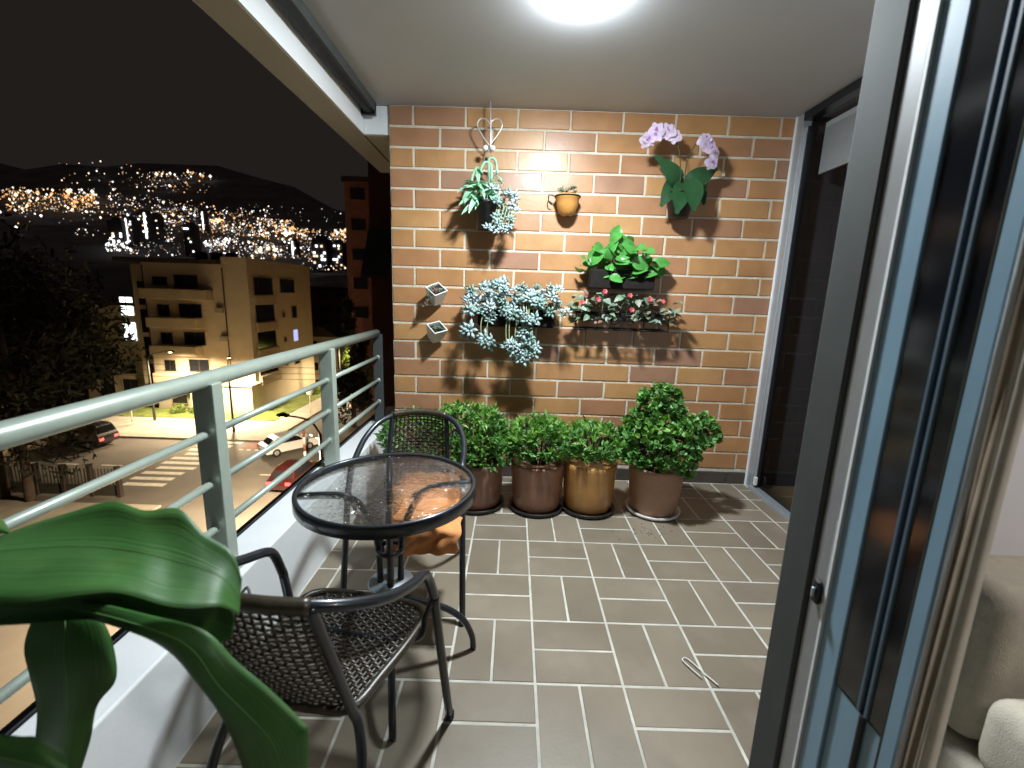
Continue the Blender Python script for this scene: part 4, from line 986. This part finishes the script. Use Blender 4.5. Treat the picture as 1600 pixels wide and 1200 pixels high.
for k in range(7):
    MB().box((k*1.7+.26,-.05,.1),(k*1.7+1.68,.05,.75)).build('low_panel', M_soilg, t)
    for q in range(6): MB().box((k*1.7+.4+q*.21,-.02,.75),(k*1.7+.44+q*.21,.02,1.8)).build('picket', M_soilg, t)
for k, (za, zb) in enumerate(((6.4,6.0),(5.9,5.4),(5.2,4.9))):
    pts = [(-62+i*6.0, 41.0, S+za+(zb-za)*i/9-.55*math.sin(math.pi*i/9)) for i in range(10)]
    tag(MB().tube(pts, .022, 5).build('overhead_cable', M_dark), ('uppermost','middle','lowest')[k] + ' of three thin overhead cables across the cream block', 'cable', 'overhead cables')

# --- the hillside and the city lights
def dist(v): return 190 + max(0, (415-v))/165.0*1150 - max(0, min(90, v-415))*1.1
hb = MB(); us = list(range(-500, 1000, 60)); vs_ = list(range(529, 243, -11))
for v in vs_:
    for u in us:
        vv = v - (0 if v > 300 else 0); lim = 252 + 14*math.sin(u*.011+1) + max(0, (u-300))*.24 + 5*math.sin(u*.05)
        q = onY(u, max(vv, lim) + .035*(u-200), dist(v) + 70 + 12*math.sin(u*.03+v*.05)); hb.v.append((q.x, q.y, q.z))
nu = len(us)
for j in range(len(vs_)-1):
    for i in range(nu-1): a = j*nu+i; hb.f.append((a, a+1, a+nu+1, a+nu))
struct(hb.build('hillside', mat('night_hill', (.20,.19,.21), .95, var=.4, vscale=.02)))
cols = {k: MB() for k in ('white','warm','orange','dim white','dim warm')}
def dot(u, v, s, cm, stretch=1.0):
    Y = dist(v-.035*(u-200)) - 6; q = onY(u, v, Y); r_ = s*Y/FPX
    key = random.choices(('white','warm','orange'), cm)[0]
    if s < 1.6 and key != 'orange' and random.random() < .55: key = 'dim '+key
    cols[key].add([(q.x+r_,q.y,q.z),(q.x-r_,q.y,q.z),(q.x,q.y+r_,q.z),(q.x,q.y-r_,q.z),(q.x,q.y,q.z+r_*stretch),(q.x,q.y,q.z-r_*stretch)],[(0,2,4),(2,1,4),(1,3,4),(3,0,4),(2,0,5),(1,2,5),(3,1,5),(0,3,5)])
def cluster(u0, v0, u1, v1, tilt, n, s, cm):
    cm = (cm[0]*.65, cm[1]*1.2, cm[2]*1.7)
    for i in range(int(n*1.5)):
        u = random.uniform(u0,u1); v = random.uniform(v0,v1) + tilt*(u-u0)
        dot(u, v, random.lognormvariate(math.log(s*.86), .5), cm)
cluster(8,292,155,330,.02,240,.85,(3,5,3)); cluster(0,296,60,312,0,40,1.0,(3,6,2)); cluster(100,300,150,325,0,60,1.1,(1,4,6)); cluster(20,325,160,350,0,20,.8,(5,3,1))
cluster(90,250,330,290,.06,46,.75,(3,4,2)); cluster(230,268,322,275,.02,28,.9,(4,4,2)); cluster(195,272,300,292,.05,50,.55,(4,4,1))
cluster(165,297,320,340,.12,170,.7,(6,3,1)); cluster(250,310,420,345,.16,120,.75,(5,4,2)); cluster(195,318,420,400,.03,330,.68,(8,3,1))
cluster(310,340,545,362,.10,190,.85,(4,5,2)); cluster(330,342,350,348,0,26,1.2,(1,3,6)); cluster(400,340,460,352,.08,90,.75,(4,4,2)); cluster(430,350,480,362,.2,60,.9,(2,4,4))
cluster(320,370,545,400,.05,260,.72,(8,3,1)); cluster(320,376,360,386,-.1,60,.8,(9,2,0)); cluster(400,382,440,396,0,60,.95,(6,4,0)); cluster(470,360,545,420,.05,110,.75,(6,4,1))
cluster(520,358,542,378,0,30,1.2,(4,4,3)); cluster(165,374,205,392,0,55,1.2,(9,1,0)); cluster(110,357,165,368,0,10,.9,(6,2,0)); cluster(380,318,540,340,.06,22,.5,(6,3,0))
for i in range(9): dot(170+i*4, 380+random.uniform(-3,3), 2.2, (9,1,0))
for (u, v, s) in ((157,252,1.3),(190,262,1.5),(151,267,1.3),(155,282,1.2),(176,284,1.4),(82,297,2.2),(110,297,2.4),(144,299,2.6),(177,296,1.7),(265,290,2.0),(25,355,2.4),(64,337,2.2),(304,336,2.0),(478,435,1.7),(527,364,2.4),(0,331,2.2)): dot(u, v, s, (6,3,0))
for key, cc, st in (('white',(.93,.95,1.0),2.6),('warm',(1,.80,.55),2.3),('orange',(1,.47,.16),1.5),('dim white',(.85,.9,1.0),.55),('dim warm',(1,.72,.45),.6)):
    o = cols[key].build('city_lights', emit('city_light_'+key, cc, st, False)); tag(o, 'thousands of distant %s city lights over the hillside' % {'white':'bright cool white','warm':'bright warm yellow','orange':'orange','dim white':'faint bluish white','dim warm':'faint warm yellow'}[key], 'city lights', None, 'stuff')
M_tw = mat('distant_tower', (.10,.09,.095), .9, var=.2, vscale=.05)
def city_tower(label, u, v0, v1, wpx, strip=None, nl=14):
    Y = dist(v1-.035*(u-200)) - 22; a = onY(u, v1, Y); b = onY(u, v0, Y); wd = wpx*Y/FPX/2
    t = thing('city_tower', label, 'tower', (a.x, Y, a.z-4), 0, 'distant towers among the city lights'); h = b.z-a.z+4
    MB().box((-wd,0,0),(wd,wd*2,h)).build('wall', M_tw, t); MB().box((-wd*.6,wd*.4,h),(wd*.6,wd*1.6,h+wd*.4)).build('roof_house', M_tw, t)
    if strip: MB().box((strip*wd-wd*.14,-.6,h*.12),(strip*wd+wd*.14,-.05,h*.97)).build('light_strip', M_litw, t)
    for i in range(nl):
        x_ = random.choice((-.7,-.35,0,.35,.7))*wd; z_ = h*random.choice([.15+.1*k for k in range(8)])
        MB().box((x_-wd*.13,-.5,z_-wd*.13),(x_+wd*.13,-.04,z_+wd*.16)).build('lit_window', random.choice((M_litw, M_litw, M_wrm)), t)
M_wrm = emit('lit_window_warm', (1,.75,.45), 1.6, False)
city_tower('distant tower with a bright light strip, above the roof of the cream block, left', 226, 331, 372, 15, .5); city_tower('dark distant tower with few lights, right of the left light strip', 243, 335, 368, 12, None, 9)
city_tower('pale distant slab tower at the left end of the tower row', 182, 344, 376, 22, None, 8); city_tower('slim distant tower with a dim strip left of the bright one', 203, 340, 376, 12, -.4)
city_tower('distant tower with a thin light strip near the orange lights', 317, 330, 358, 9, .3, 8); city_tower('distant tower with a short light strip right of the cream roof', 457, 376, 394, 12, .1, 5)
city_tower('brown distant block with warm windows behind the cream roof', 297, 350, 392, 15, None, 8); city_tower('distant tower with lit windows left of the red brick tower', 500, 372, 412, 22, None, 16)
city_tower('distant tower with lit windows nearest the red brick tower', 527, 378, 410, 18, None, 12)
